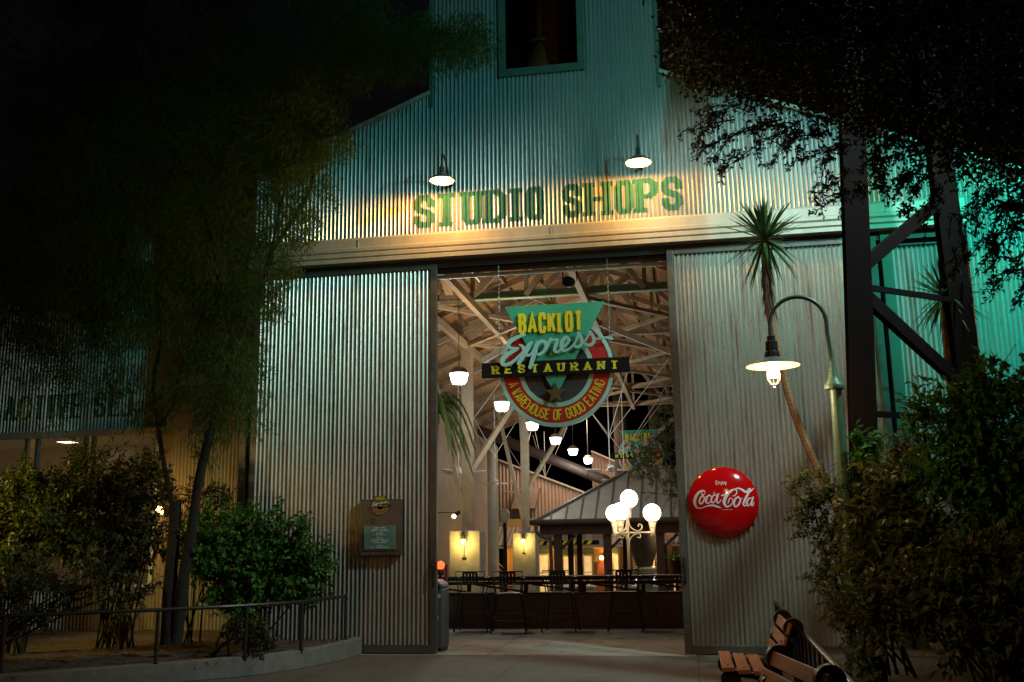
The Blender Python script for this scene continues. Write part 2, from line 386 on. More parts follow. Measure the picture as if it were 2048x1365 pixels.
def quads3d(mb, quads, fmap, t, base=0):
    """extrude 2D quads as thin blocks; every quad a hair deeper than the last so that faces never coincide"""
    for i, q in enumerate(quads):
        dt = t+(i % 7)*.0004; k = len(mb.v)
        for p in q: mb.v.append(tuple(fmap(p[0], p[1], base+dt)))
        for p in q: mb.v.append(tuple(fmap(p[0], p[1], base)))
        mb.f += [(k, k+1, k+2, k+3), (k+7, k+6, k+5, k+4)]+[(k+j, k+4+j, k+4+(j+1) % 4, k+(j+1) % 4) for j in range(4)]
def spline(pts, sub=6):
    out = []
    P = [Vector(p) for p in pts]; n = len(P)
    for i in range(n-1):
        p0 = P[max(i-1, 0)]; p1 = P[i]; p2 = P[i+1]; p3 = P[min(i+2, n-1)]
        for k in range(sub):
            t = k/sub; out.append(.5*((2*p1)+(p2-p0)*t+(2*p0-5*p1+4*p2-p3)*t*t+(3*p1-p0-3*p2+p3)*t**3))
    out.append(P[-1]); return out
def brush(mb, pts, fmap, t, base, ramp=.002):
    """pts (x, y, width) in trace units -> smooth stroke with round ends"""
    sp = spline([(a, b, c) for a, b, c in pts]); xy = [(p.x, p.y) for p in sp]; ws = [max(p.z, 1) for p in sp]
    L, Rr = offs(xy, ws); n = len(xy); k = len(mb.v)
    def cap(c, a, b, s_):
        res = []
        c = Vector(c); va = Vector(a)-c
        for j in range(1, 6):
            an = s_*PI*j/6; res.append(c+Vector((va.x*math.cos(an)-va.y*math.sin(an), va.x*math.sin(an)+va.y*math.cos(an))))
        return res
    for i in range(n):
        d = base+t+ramp*i/n
        for q, dd in ((L[i], d), (Rr[i], d), (Rr[i], base), (L[i], base)): mb.v.append(tuple(fmap(q[0], q[1], dd)))
    for i in range(n-1):
        a = k+4*i
        for j in range(4): mb.f.append((a+j, a+(j+1) % 4, a+4+(j+1) % 4, a+4+j))
    mb.f += [(k, k+3, k+2, k+1), (k+4*(n-1), k+4*n-3, k+4*n-2, k+4*n-1)]
    for (i, s_) in ((0, 1), (n-1, -1)):
        d = base+t+ramp*i/n; arc = [L[i]]+cap(xy[i], L[i], Rr[i], s_)+[Rr[i]]
        kk = len(mb.v); m = len(arc)
        for q in arc: mb.v.append(tuple(fmap(q[0], q[1], d)))
        for q in arc: mb.v.append(tuple(fmap(q[0], q[1], base)))
        mb.f.append(tuple(range(kk, kk+m)))
        for j in range(m-1): mb.f.append((kk+j, kk+m+j, kk+m+j+1, kk+j+1))
def paint_corr(mb, quads, y, amp=.019, per=.0677, n=8, off=.0015):
    if not quads: return
    st = per/n
    xmin = min(p[0] for q in quads for p in q); xmax = max(p[0] for q in quads for p in q)
    for i in range(math.floor(xmin/st), math.ceil(xmax/st)):
        xc = (i+.5)*st; iv = []
        for q in quads:
            zs = []
            for a, b in zip(q, q[1:]+q[:1]):
                if (a[0]-xc)*(b[0]-xc) < 0: t = (xc-a[0])/(b[0]-a[0]); zs.append(a[1]+(b[1]-a[1])*t)
            if len(zs) >= 2: iv.append((min(zs), max(zs)))
        iv.sort(); mg = []
        for a, b in iv:
            if mg and a <= mg[-1][1]+.002: mg[-1][1] = max(mg[-1][1], b)
            else: mg.append([a, b])
        xa, xb = i*st, (i+1)*st; ya = y-amp*math.cos(2*PI*xa/per)-off; yb = y-amp*math.cos(2*PI*xb/per)-off
        for a, b in mg: mb.poly((xa, ya, a), (xb, yb, a), (xb, yb, b), (xa, ya, b))

# ================================================================== SETTING
def struct(name, mb, mat): return tag(mb.build(name, mat), None, kind='structure')
struct('ground', MB().poly((-400, -400, -.02), (400, -400, -.02), (400, -.12, -.02), (-400, -.12, -.02)).poly((-400, -.12, -.02), (-16, -.12, -.02), (-16, 60, -.02), (-400, 60, -.02)).poly((12, -.12, -.02), (400, -.12, -.02), (400, 60, -.02), (12, 60, -.02)).poly((-400, 60, -.02), (400, 60, -.02), (400, 800, -.02), (-400, 800, -.02)), m_road)
struct('pavement', MB().box((-18, -16, -.015), (14, -.10, 0)), m_road)
struct('floor', MB().box((-16, -.098, -.012), (12, 4.75, .004)), m_conc)
struct('lower_floor', MB().box((-15.9, 4.76, -1.2), (11.9, 59.9, -1.1)), m_conc)

def gz(x): return 8.82-.4*max(0, abs(x+2.02)-1.84)
# ------------------------------------------------------------------ the warehouse
WH = thing('warehouse', 'big corrugated metal warehouse with gabled front, tower and wide doorway', 'building', (-2, 0, 0))
TL, TR = -3.86, -.18
HT = 6.43
WX0, WX1, WZ0, WZ1 = -2.62, -1.44, 9.13, 10.7
fw = MB()
fw.corr(-6.86, TL, HT, gz, 0); fw.corr(TR, 4.12, HT, gz, 0)
fw.corr(4.12, 14, 0, gz, 0)
fw.corr(TL, WX0, HT, 15, 0); fw.corr(WX1, TR, HT, 15, 0)
fw.corr(WX0, WX1, HT, WZ0, 0); fw.corr(WX0, WX1, WZ1, 15, 0)
facade = fw.build('facade_wall', m_corr, WH, smooth=True, ang=60)
MB().corr(-6.86, -3.9, 0, 6.05, .16).build('recessed_wall', m_corr_wing, WH, smooth=True, ang=60); MB().corr(-.05, 4.12, 0, 6.05, .16).build('recessed_wall', m_corr_wing, WH, smooth=True, ang=60)
# tower sides, back and its opening
MB().box((TL-.01, .03, 6.6), (TL+.02, 3.7, 15)).box((TR-.02, .03, 6.6), (TR+.01, 3.7, 15)).box((TL+.02, 3.66, 9.0), (TR-.02, 3.7, 15)).build('tower_wall', m_corr_wing, WH)
MB().box((TL-.035, -.03, 8.6), (TL+.02, .028, 15)).build('corner_trim', m_green, WH); MB().box((TR-.02, -.03, 8.6), (TR+.035, .028, 15)).build('corner_trim', m_green, WH)
wf = MB(); t_ = .11
wf.box((WX0-t_, -.05, WZ0-.13), (WX1+t_, .05, WZ0)).box((WX0-t_, -.048, WZ0), (WX0, .05, WZ1)).box((WX1, -.048, WZ0), (WX1+t_, .05, WZ1)).box((WX0-t_, -.05, WZ1), (WX1+t_, .05, WZ1+.1))
wfo = wf.build('tower_window', m_green, WH, bevel=.004)
MB().tube([(-2.25, 1.0, 8.2), (-2.1, 1.0, 9.3), (-1.98, 1.0, 9.9), (-1.9, 1.0, 12.5)], [.5, .5, .36, .36], 24).tube([(-2.06, 1.0, 9.92), (-2.05, 1.0, 9.98)], .4, 24).build('duct', m_duct2, WH, smooth=True)
# eaves trim along the gable
et = MB()
et.bar((-6.9, .0, gz(-6.9)+.03), (TL-.02, .0, gz(TL)+.03), .12, .06).bar((TR+.02, 0, gz(TR)+.03), (14, 0, gz(14)+.03), .12, .06)
et.build('gable_trim', m_trim, WH)
# header box with its mouldings
hp = [(-.06, 6.44), (-.10, 6.40), (-.10, 6.27), (-.13, 6.25), (-.13, 6.20), (-.10, 6.18), (-.15, 6.155), (-.15, 6.10), (-.115, 6.085), (-.17, 6.06), (-.17, 6.0), (.12, 6.0), (.12, 6.44)]
hb = MB(); k = 0
for x in (-6.88, 4.12):
    for y, z in hp: hb.v.append((x, y, z))
n_ = len(hp); hb.f += [tuple(range(n_)), tuple(range(2*n_-1, n_-1, -1))]+[(i, n_+i, n_+(i+1) % n_, (i+1) % n_) for i in range(n_)]
hd = hb.build('header_beam', m_trim, WH)
for x in (-5.05, -1.93, 1.2): MB().box((x, -.112, 6.27), (x+.008, -.10, 6.40)).build('joint_cover', m_trim, hd)
MB().box((-6.85, .0, 5.87), (4.1, .02, 5.998)).box((-6.85, .11, 5.80), (4.1, .15, 5.96)).build('door_track', m_dark, WH)
MB().box((-3.8, .2, 5.74), (-.15, .24, 5.80)).box((-3.8, .3, 5.9), (-.15, .38, 6.05)).build('track_bar', m_trim, WH)
# doors
def sliding_door(x0, x1, lab):
    zt = 5.93
    d = MB().corr(x0+.1, x1-.1, .14, zt-.09, .0).build('sliding_door', m_corr_door, WH, smooth=True, ang=60, label=lab)
    f = MB().box((x0, -.035, .02), (x0+.1, .05, zt)).box((x1-.1, -.035, .02), (x1, .05, zt)).box((x0+.1, -.033, .02), (x1-.1, .05, .14)).box((x0+.1, -.033, zt-.09), (x1-.1, .05, zt))
    f.build('door_frame', m_frame, d, bevel=.006)
    s_ = MB(); rr = random.Random(int(x0*100))
    for z in (1.55, 3.15, 4.75):
        x = x0+.17
        while x < x1-.12:
            xx = round(x/.0677)*.0677; s_.ball((xx, -.021, z), .0085, 6, 4); x += .203
    for xx in (x0+.78, x0+1.56, x0+2.34):
        xx = round(xx/.0677)*.0677; z = .35
        while z < 5.8: s_.ball((xx, -.021, z+rr.uniform(-.01, .01)), .0065, 6, 4); z += .4
    s_.build('screw_head', m_dark, d)
    return d
dl = sliding_door(-6.80, -3.77, 'left sliding door of streaked corrugated sheet')
dr = sliding_door(-.18, 2.86, 'right sliding door with rust at its top')
for x, dd in ((-3.82, dl), (-.13, dr)):
    MB().tube([(x, -.04, 1.0), (x, -.085, 1.03), (x, -.085, 1.27), (x, -.04, 1.3)], .011, 8).box((x-.02, -.04, .96), (x+.02, -.035, 1.34)).build('handle', m_rail, dd)
# frame strip right of the right door
MB().box((2.93, -.02, 0), (3.08, .1, 5.99)).build('door_post', m_green, WH)
# left wing set back
wy = 1.6
lw = MB()
def lz(x): return 6.35+.24*(x+14)
lw.corr(-15.5, -6.9, 3.68, lz, wy); lw.corr(-9.25, -6.9, 0, 3.68, wy)
lw.build('wing_wall', m_corr_wing, WH, smooth=True, ang=60)
MB().corr(-15.5, -9.25, 0, .9, wy).build('window_apron', m_corr_wing, WH, smooth=True, ang=60)
MB().corr_line((-6.88, .02, 0), (-6.88, wy, 0), 0, 7.3).build('return_wall', m_corr_wing, WH, smooth=True, ang=60)
MB().box((-6.98, -.04, 0), (-6.87, .06, 7.7)).build('corner_post', m_dark, WH)
sh = MB().box((-15.5, wy-.06, 3.58), (-9.15, wy+.03, 3.70)).build('window_head', m_trim, WH)
for i, (a, b) in enumerate(((-14.0, -11.86), (-11.72, -10.68), (-10.6, -9.27))):
    wn = MB().box((a, wy-.02, .9), (a+.07, wy+.05, 3.58)).box((b-.07, wy-.02, .9), (b, wy+.05, 3.58)).box((a+.07, wy-.018, 2.62), (b-.07, wy+.05, 2.68)).box((a+.07, wy-.018, .9), (b-.07, wy+.05, .98)).build('shop_window', m_chain, WH)
    MB().box((a+.07, wy+.01, .98), (b-.07, wy+.02, 3.58)).build('pane', M('shop_glass', (.6, .6, .6), .03, 0, trans=1), wn)
MB().box((-15.4, 4.4, -.1), (-9.1, 4.5, 3.9)).box((-15.4, wy+.1, 3.72), (-9.1, 4.4, 3.78)).box((-9.14, wy+.1, 0), (-9.1, 4.4, 3.7)).build('shop_interior', m_winwing, WH)
# interior roof
EX0, EX1, RY1 = -14.5, 10.2, 28
def rz(x): return 8.93-.4*abs(x+2.02)
rf = MB()
for s_ in (-1, 1):
    xe = EX0 if s_ < 0 else EX1
    xm = -6.85 if s_ < 0 else xe
    for o_ in (0, .08):      # ceiling and outer skin
        rf.poly((-2.02, .06, rz(-2.02)+o_), (xm, .06, rz(xm)+o_), (xm, RY1, rz(xm)+o_), (-2.02, RY1, rz(-2.02)+o_))
        if s_ < 0: rf.poly((xm, 1.75, rz(xm)+o_), (xe, 1.75, rz(xe)+o_), (xe, RY1, rz(xe)+o_), (xm, RY1, rz(xm)+o_))
rf.build('roof', m_ceil, WH)
x = -11.5
while x < 7.5:
    if abs(x+2.02) > .3: MB().bar((x, .2 if x > -6.8 else 1.9, rz(x)-.07), (x, RY1, rz(x)-.07), .06, .12).build('purlin', m_raft, WH)
    x += .72
for i in range(12):
    y = 2.0+i*2.3
    MB().bar((-2.02, y, rz(-2.02)-.16), (-11.5, y, rz(-11.5)-.16), .09, .15).bar((-2.02, y, rz(-2.02)-.16), (7.4, y, rz(7.4)-.16), .09, .15).build('rafter', m_raft, WH)
TY = [6.0+4.6*i for i in range(5)]
CX0, CX1 = -5.65, 1.61
for ti, y in enumerate(TY):
    zc = 6.85; mt = m_steel_lit if ti == 0 else m_steelc
    tr_ = MB().bar((CX0-.1, y, zc+.05), (CX1+.1, y, zc+.05), .05, .17).bar((CX0-.1, y, zc-.035), (CX1+.1, y, zc-.035), .16, .02).build('roof_truss', mt, WH)
    wb = MB(); topz = lambda x: rz(x)-.3
    wb.bar((-2.02, y, topz(-2.02)), (CX0-1.8, y, topz(CX0-1.8)), .12, .14).bar((-2.02, y, topz(-2.02)), (CX1+1.8, y, topz(CX1+1.8)), .12, .14)
    nodes = [CX0, -4.5, -3.3, -2.02, -.74, .46, CX1]
    for i, xx in enumerate(nodes):
        if i not in (0, 6): wb.bar((xx, y+.03, zc), (xx, y+.03, topz(xx)), .09, .07)
    for i in (0, 1, 2): wb.bar((nodes[i], y-.03, zc), (nodes[i+1], y-.03, topz(nodes[i+1])), .10, .12); j = 6-i; wb.bar((nodes[j], y-.03, zc), (nodes[j-1], y-.03, topz(nodes[j-1])), .10, .12)
    wb.build('truss_web', m_steelc, tr_)
    for xx in (-4.95, 1.0):
        gp = MB().box((xx-.28, y-.075, zc-.12), (xx+.22, y-.045, zc+.24))
        for q in range(4): gp.ball((xx-.2+q*.11, y-.08, zc+.17), .018, 6, 4); gp.ball((xx-.2+q*.11, y-.08, zc-.04), .018, 6, 4)
        gp.build('gusset_plate', m_steelc, tr_)
    if ti < 4:
        y2 = TY[ti+1]
        MB().bar((CX0, y, zc-.05), (-2.02, y2, zc-.05), .10, .08).bar((-2.02, y, zc-.12), (CX0, y2, zc-.12), .10, .08).bar((CX1, y, zc-.05), (-2.02, y2, zc-.05), .10, .08).bar((-2.02, y, zc-.12), (CX1, y2, zc-.12), .10, .08).build('plan_brace', m_steelc, tr_)
for xx in (CX0, -4.5, -2.02, CX1):
    MB().bar((xx, 1.4, 6.72), (xx, TY[-1], 6.72), .12, .16).build('tie_beam', m_steelc, WH)
# first bay: wind bracing just inside the door
MB().bar((-5.0, 3.4, 6.9), (-2.6, 3.4, 8.5), .16, .18).bar((.9, 3.4, 6.9), (-1.4, 3.4, 8.5), .16, .18).bar((-5.0, 6.0, 7.0), (-5.0, 3.0, 8.4), .18, .16).bar((-2.9, 5.9, 7.0), (-1.2, 5.9, 8.6), .10).bar((-4.6, 7.4, 5.7), (-1.0, 7.4, 7.6), .10, .13).bar((-.2, 8.6, 5.9), (-3.6, 8.6, 7.5), .10, .13).build('wind_brace', m_steelc, WH)
for ti in (1, 2, 3, 4):
    y = TY[ti]-.45
    MB().bar((.0+.2, y, 6.75), (-2.2+.2, y, 4.9+.3*0), .13, .15).build('knee_brace', m_steelc, WH) if ti == 4 else None
# steel columns on piers (left row)
for ti, y in ((1, TY[1]), (3, TY[3])):
    c = thing('steel_column', ('cream steel column standing on the nearer wide concrete pier' if ti == 1 else 'cream steel column standing on the farther narrow concrete pier'), 'column', (CX0, y, 1.9), 'columns carrying the roof')
    MB().box((CX0-.13, y-.14, 1.9), (CX0+.13, y-.12, 6.7)).box((CX0-.13, y+.12, 1.9), (CX0+.13, y+.14, 6.7)).box((CX0-.012, y-.12, 1.9), (CX0+.012, y+.12, 6.7)).build('shaft', m_steelc, c)
    MB().bar((CX0, y, 3.3), (CX0+1.5, y+1.2, 6.0), .14, .12).bar((CX0-.02, y-.1, 2.05), (CX0-.9, y-.3, 6.2), .12, .1).build('brace', m_steelc, c)
    MB().box((CX0-.22, y-.22, 1.9), (CX0+.22, y+.22, 1.94)).build('base_plate', m_steelc, c)
    p_ = MB().box((CX0-.42, y-.35, -1.1), (CX0+.38, y+.35, 1.9)).build('concrete_pier', m_pier, None, bevel=.02)
    tag(p_, ('wide concrete pier with a lit bulkhead lamp, nearest on the left' if ti == 1 else 'concrete pier with a lit lamp beside the unlit lantern post'), 'pier', 'concrete piers under the columns')
    lx = CX0-.03
    wl = thing('wall_lamp', ('glowing bare wall lamp with junction box on the nearer pier' if ti == 1 else 'glowing bare wall lamp on the farther pier'), 'lamp', (lx, y-.36, 1.75), 'lamps on the piers')
    MB().lathe([(.0, .12), (.05, .12), (.06, .02), (.055, 0)], (lx, y-.47, 1.68), 12).tube([(lx, y-.36, 1.86), (lx, y-.47, 1.86), (lx, y-.47, 1.80)], .018).build('fitting', m_iron, wl, smooth=True)
    MB().ball((lx, y-.47, 1.64), .06, 12, 8).build('bulb', m_bulby, wl, smooth=True)
    MB().box((lx-.05, y-.37, 1.2), (lx+.06, y-.352, 1.24)).box((lx-.01, y-.368, 1.24), (lx+.01, y-.352, 1.6)).build('conduit', m_iron, wl)
    lamp('pier_glow', 'POINT', (lx, y-.60, 1.60), (1, .66, .14), 30, .05)

# ------------------------------------------------------------------ painted lettering on the metal
TX = {0: ('S', -4.16, -3.82), 1: ('T', -3.80, -3.44), 2: ('U', -3.36, -3.03), 3: ('D', -2.99, -2.63), 4: ('I', -2.60, -2.38), 5: ('O', -2.34, -2.03),
      6: ('S', -1.75, -1.44), 7: ('H', -1.40, -.99), 8: ('O', -.94, -.64), 9: ('P', -.61, -.25), 10: ('S', -.21, .11)}
qs = []
for ch, a, b in TX.values():
    qs += glyph_strokes(ch, a, b-a, 6.545, .55, .128 if ch != 'S' else .115, .075 if ch not in 'S' else .10, serif=ch not in 'SO', sw=1.7 if ch != 'H' else 1.5)
for w_ in (0, 1):
    pm = MB(); paint_corr(pm, [q for q in qs if (q[0][0] > -1.9) == bool(w_)], 0); pm.build('painted_lettering', m_paint_g, facade, smooth=True, label='faded teal painted word '+('SHOPS' if w_ else 'STUDIO'))
qs = []; x = -12.42
for ch in 'ACTIVE SET':
    if ch == ' ': x += .16; continue
    wd = .14 if ch == 'I' else .26
    qs += glyph_strokes(ch, x, wd, 3.93, .45, .085, .045, serif=ch not in 'SC', sw=1.5); x += wd+.035
for w_ in (0, 1):
    pm = MB(); paint_corr(pm, [q for q in qs if (q[0][0] > -12.42+5*.295+.1) == bool(w_)], wy); pm.build('painted_lettering', m_paint_f, bpy.data.objects['wing_wall'], smooth=True)

# ------------------------------------------------------------------ barn lamps over the painted words
def barn_lamp(loc, label):
    x, y, z = loc
    t = thing('barn_lamp', label, 'lamp', (x, -.02, 7.05), 'barn lamps over the painted words')
    MB().tube(spline([(x, -.01, z+.12), (x, -.12, z+.14), (x, -.26, z+.33), (x, -.42, z+.43), (x, -.56, z+.45), (x, y, z+.36), (x, y, z+.24)], 5), .016, 8).lathe([(.045, 0), (.05, .01)], (x, -.02, z+.12), 12).build('arm', m_dark, t, smooth=True)
    MB().lathe([(.03, .24), (.036, .22), (.045, .12), (.05, .115), (.05, .105)], (x, y, z), 16).build('neck', m_chrome, t, smooth=True)
    pr = [(.05, .11), (.08, .095), (.13, .065), (.175, .03), (.192, 0)]
    MB().lathe(pr, (x, y, z), 28, False).build('shade', m_shadeout, t, smooth=True)
    MB().lathe([(r-.004, zz-.004) for r, zz in pr], (x, y, z), 28, False).build('shade_lining', M('barn_lining_glow', (.75, .55, .30), .4, emit=(1, .60, .22), estr=.6), t, smooth=True)  # bulb light on the underside put in as emission and warm colour
    MB().ball((x, y, z+.052), .04, 12, 8).build('bulb', m_bulb, t, smooth=True)
    lamp('barn_lamp_light', 'POINT', (x, y, z-.002), (1, .46, .08), 150, .03)
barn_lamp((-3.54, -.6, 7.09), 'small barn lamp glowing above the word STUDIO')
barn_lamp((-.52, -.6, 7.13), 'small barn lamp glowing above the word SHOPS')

# ------------------------------------------------------------------ the hanging restaurant sign
SY = .05
SC = at(1113, 740, SY); SR = .875; K = SR/545
def hanging_sign():
    t = thing('hanging_sign', 'large round red and teal BACKLOT Express restaurant sign hanging in the doorway', 'sign', tuple(SC), 'round restaurant signs')
    c = SC
    ms = lambda d: SY-d
    MB().ring(c, .001, .495*SR/.86, SY-.01, SY+.03).build('centre_disc', m_mesh, t)
    MB().ring(c, .50*SR/.86, .565*SR/.86, SY-.03, SY+.03).build('inner_rim', m_pale, t)
    MB().ring(c, .568*SR/.86, .80*SR/.86, SY-.022, SY+.03).build('red_band', m_red, t)
    MB().ring(c, .803*SR/.86, .86*SR/.86, SY-.035, SY+.035).build('outer_rim', m_pale, t)
    MB().prism([(c.x-.775, c.z+1.0), (c.x, c.z-.42), (c.x+.775, c.z+1.0)], SY-.12, SY-.08).build('triangle_panel', m_teal, t, bevel=.004)
    sx = c.x; sz = c.z-.385
    MB().prism([(sx+(.17 if i % 2 == 0 else .068)*math.sin(PI*i/5), sz+(.17 if i % 2 == 0 else .068)*math.cos(PI*i/5)) for i in range(10)], SY-.19, SY-.15).build('star', m_star, t)
    MB().box((c.x-1.12, SY-.21, c.z-.115), (c.x+1.12, SY-.17, c.z+.115)).build('name_bar', m_blk, t, bevel=.003)
    # band lettering on an arc
    b = MB(); txt = 'A WAREHOUSE OF GOOD EATING'
    wds = [.045 if ch == 'I' else .035 if ch == ' ' else .072 for ch in txt]; wds = [(w_*.62 if ch == 'I' else w_) for w_, ch in zip(wds, txt)]
    tot = sum(wds)+.022*len(txt); a = PI+R(15); span = PI-R(30); kk = span/tot*1.0; u = 0
    rb = .60*SR/.86; rh = .16*SR/.86
    for ch, wd in zip(txt, wds):
        if ch != ' ':
            an = a+(u+wd/2)*kk
            def fm(px, pz, d, an=an, wd=wd):
                rr = rb+rh*0+(rh-pz)      # letter feet point outward
                dx = (px-wd/2)
                ca, sa = math.cos(an), math.sin(an)
                # tangent in reading direction (left to right along the bottom)
                return (c.x+ca*rr-sa*dx, SY-.022-d, c.z+sa*rr+ca*dx)
            quads3d(b, glyph_strokes(ch, 0, wd, 0, rh, .019, .019), fm, .008)
        u += wd+.022
    b.build('band_lettering', m_yel, t)
    # RESTAURANT
    b = MB(); txt = 'RESTAURANT'; n = len(txt)
    for i, ch in enumerate(txt):
        x0 = c.x-.96+i*(1.92-.12)/(n-1)
        quads3d(b, glyph_strokes(ch, x0, .115, c.z-.062, .125, .038, .020, serif=ch != 'S', sw=1.5), lambda px, pz, d: (px, SY-.21-d, pz), .008)
    b.build('bar_lettering', m_yel, t)
    # BACKLOT, raised
    b = MB(); xs = c.x-.546; h = .326
    wl_ = [('B', .122), ('A', .150), ('C', .122), ('K', .132), ('L', .10), ('O', .122), ('T', .13)]
    for ch, wd in wl_:
        rise = (xs-(c.x-.49))*.02
        quads3d(b, glyph_strokes(ch, xs, wd, c.z+.54, h, .050, .050), lambda px, pz, d: (px, SY-.155-d, pz), .03); xs += wd+.018
    b.build('raised_lettering', m_yel, t)
    # script word
    b = MB()
    ex = [[(545, 425, 14), (490, 440, 26), (430, 468, 34), (388, 500, 34), (385, 538, 28), (425, 556, 22), (478, 552, 14)],
          [(470, 566, 16), (430, 580, 28), (375, 612, 36), (330, 655, 38), (322, 698, 34), (352, 712, 28), (410, 692, 26), (462, 650, 22), (520, 590, 18), (575, 520, 22)],
          [(598, 500, 24), (560, 570, 32), (515, 640, 34), (478, 700, 30)],
          [(492, 522, 16), (520, 540, 26), (540, 590, 30), (565, 622, 26), (605, 600, 18), (650, 520, 22)],
          [(660, 498, 26), (640, 570, 32), (615, 650, 34), (585, 738, 28)],
          [(640, 560, 16), (690, 492, 26), (735, 500, 32), (745, 540, 32), (715, 590, 26), (670, 615, 22), (648, 600, 14)],
          [(720, 590, 12), (755, 540, 18), (785, 470, 22), (800, 478, 18), (850, 478, 24), (832, 530, 28), (820, 575, 26), (845, 595, 20), (885, 560, 14)],
          [(885, 548, 14), (935, 520, 20), (958, 475, 22), (930, 452, 24), (895, 490, 30), (885, 545, 30), (905, 578, 26), (950, 568, 18), (1005, 515, 14), (1050, 430, 16)],
          [(1050, 412, 26), (1075, 465, 26), (1078, 510, 26), (1045, 545, 24), (1010, 535, 22)],
          [(1078, 525, 12), (1110, 485, 14), (1155, 415, 16)],
          [(1158, 402, 26), (1185, 450, 26), (1190, 495, 26), (1155, 530, 24), (1115, 520, 22)],
          [(1180, 470, 12), (1230, 470, 14), (1290, 458, 16), (1345, 462, 26), (1362, 468, 14)]]
    fx = lambda px, pz, d: (c.x+(px-810)*K, SY-.27-d, c.z-(pz+(px-810)*.044-730)*K)
    for i, st in enumerate(ex): brush(b, [(p[0], p[1], p[2]*1.18) for p in st], fx, .022+i*.0012, 0, .004)
    b.build('script_lettering', m_pale, t)
    # stand-off pegs
    g = MB()
    for dx, dz in ((-.5, .8), (.5, .8), (-.62, 0), (.62, 0), (0, -.385)): g.tube([(c.x+dx*.6, SY+.01, c.z+dz), (c.x+dx*.6, SY-.175, c.z+dz)], .012, 6)
    g.build('stand_off', m_dark, t)
    for (px, dz) in ((998, .33), (1217, .43)):
        x = at(px, 600, SY).x; ch = MB(); z = 5.93; i = 0
        zend = c.z+dz
        while z > zend:
            pts = [(x+(.011*math.cos(a_) if i % 2 else 0), SY+(0 if i % 2 else .011*math.cos(a_)), z-.022+.024*math.sin(a_)) for a_ in [2*PI*q/10 for q in range(11)]]
            ch.tube(pts, .0042, 5, False); z -= .036; i += 1
        ch.build('chain', m_chain, t)
    return t
HS = hanging_sign()
s2 = at(1281, 912, 24.5)
hs2 = dup(HS, s2, 0, 'distant round BACKLOT Express sign half hidden behind the indoor tree', None)
for o in list(hs2.children):
    if o.name.startswith('chain'): bpy.data.objects.remove(o)

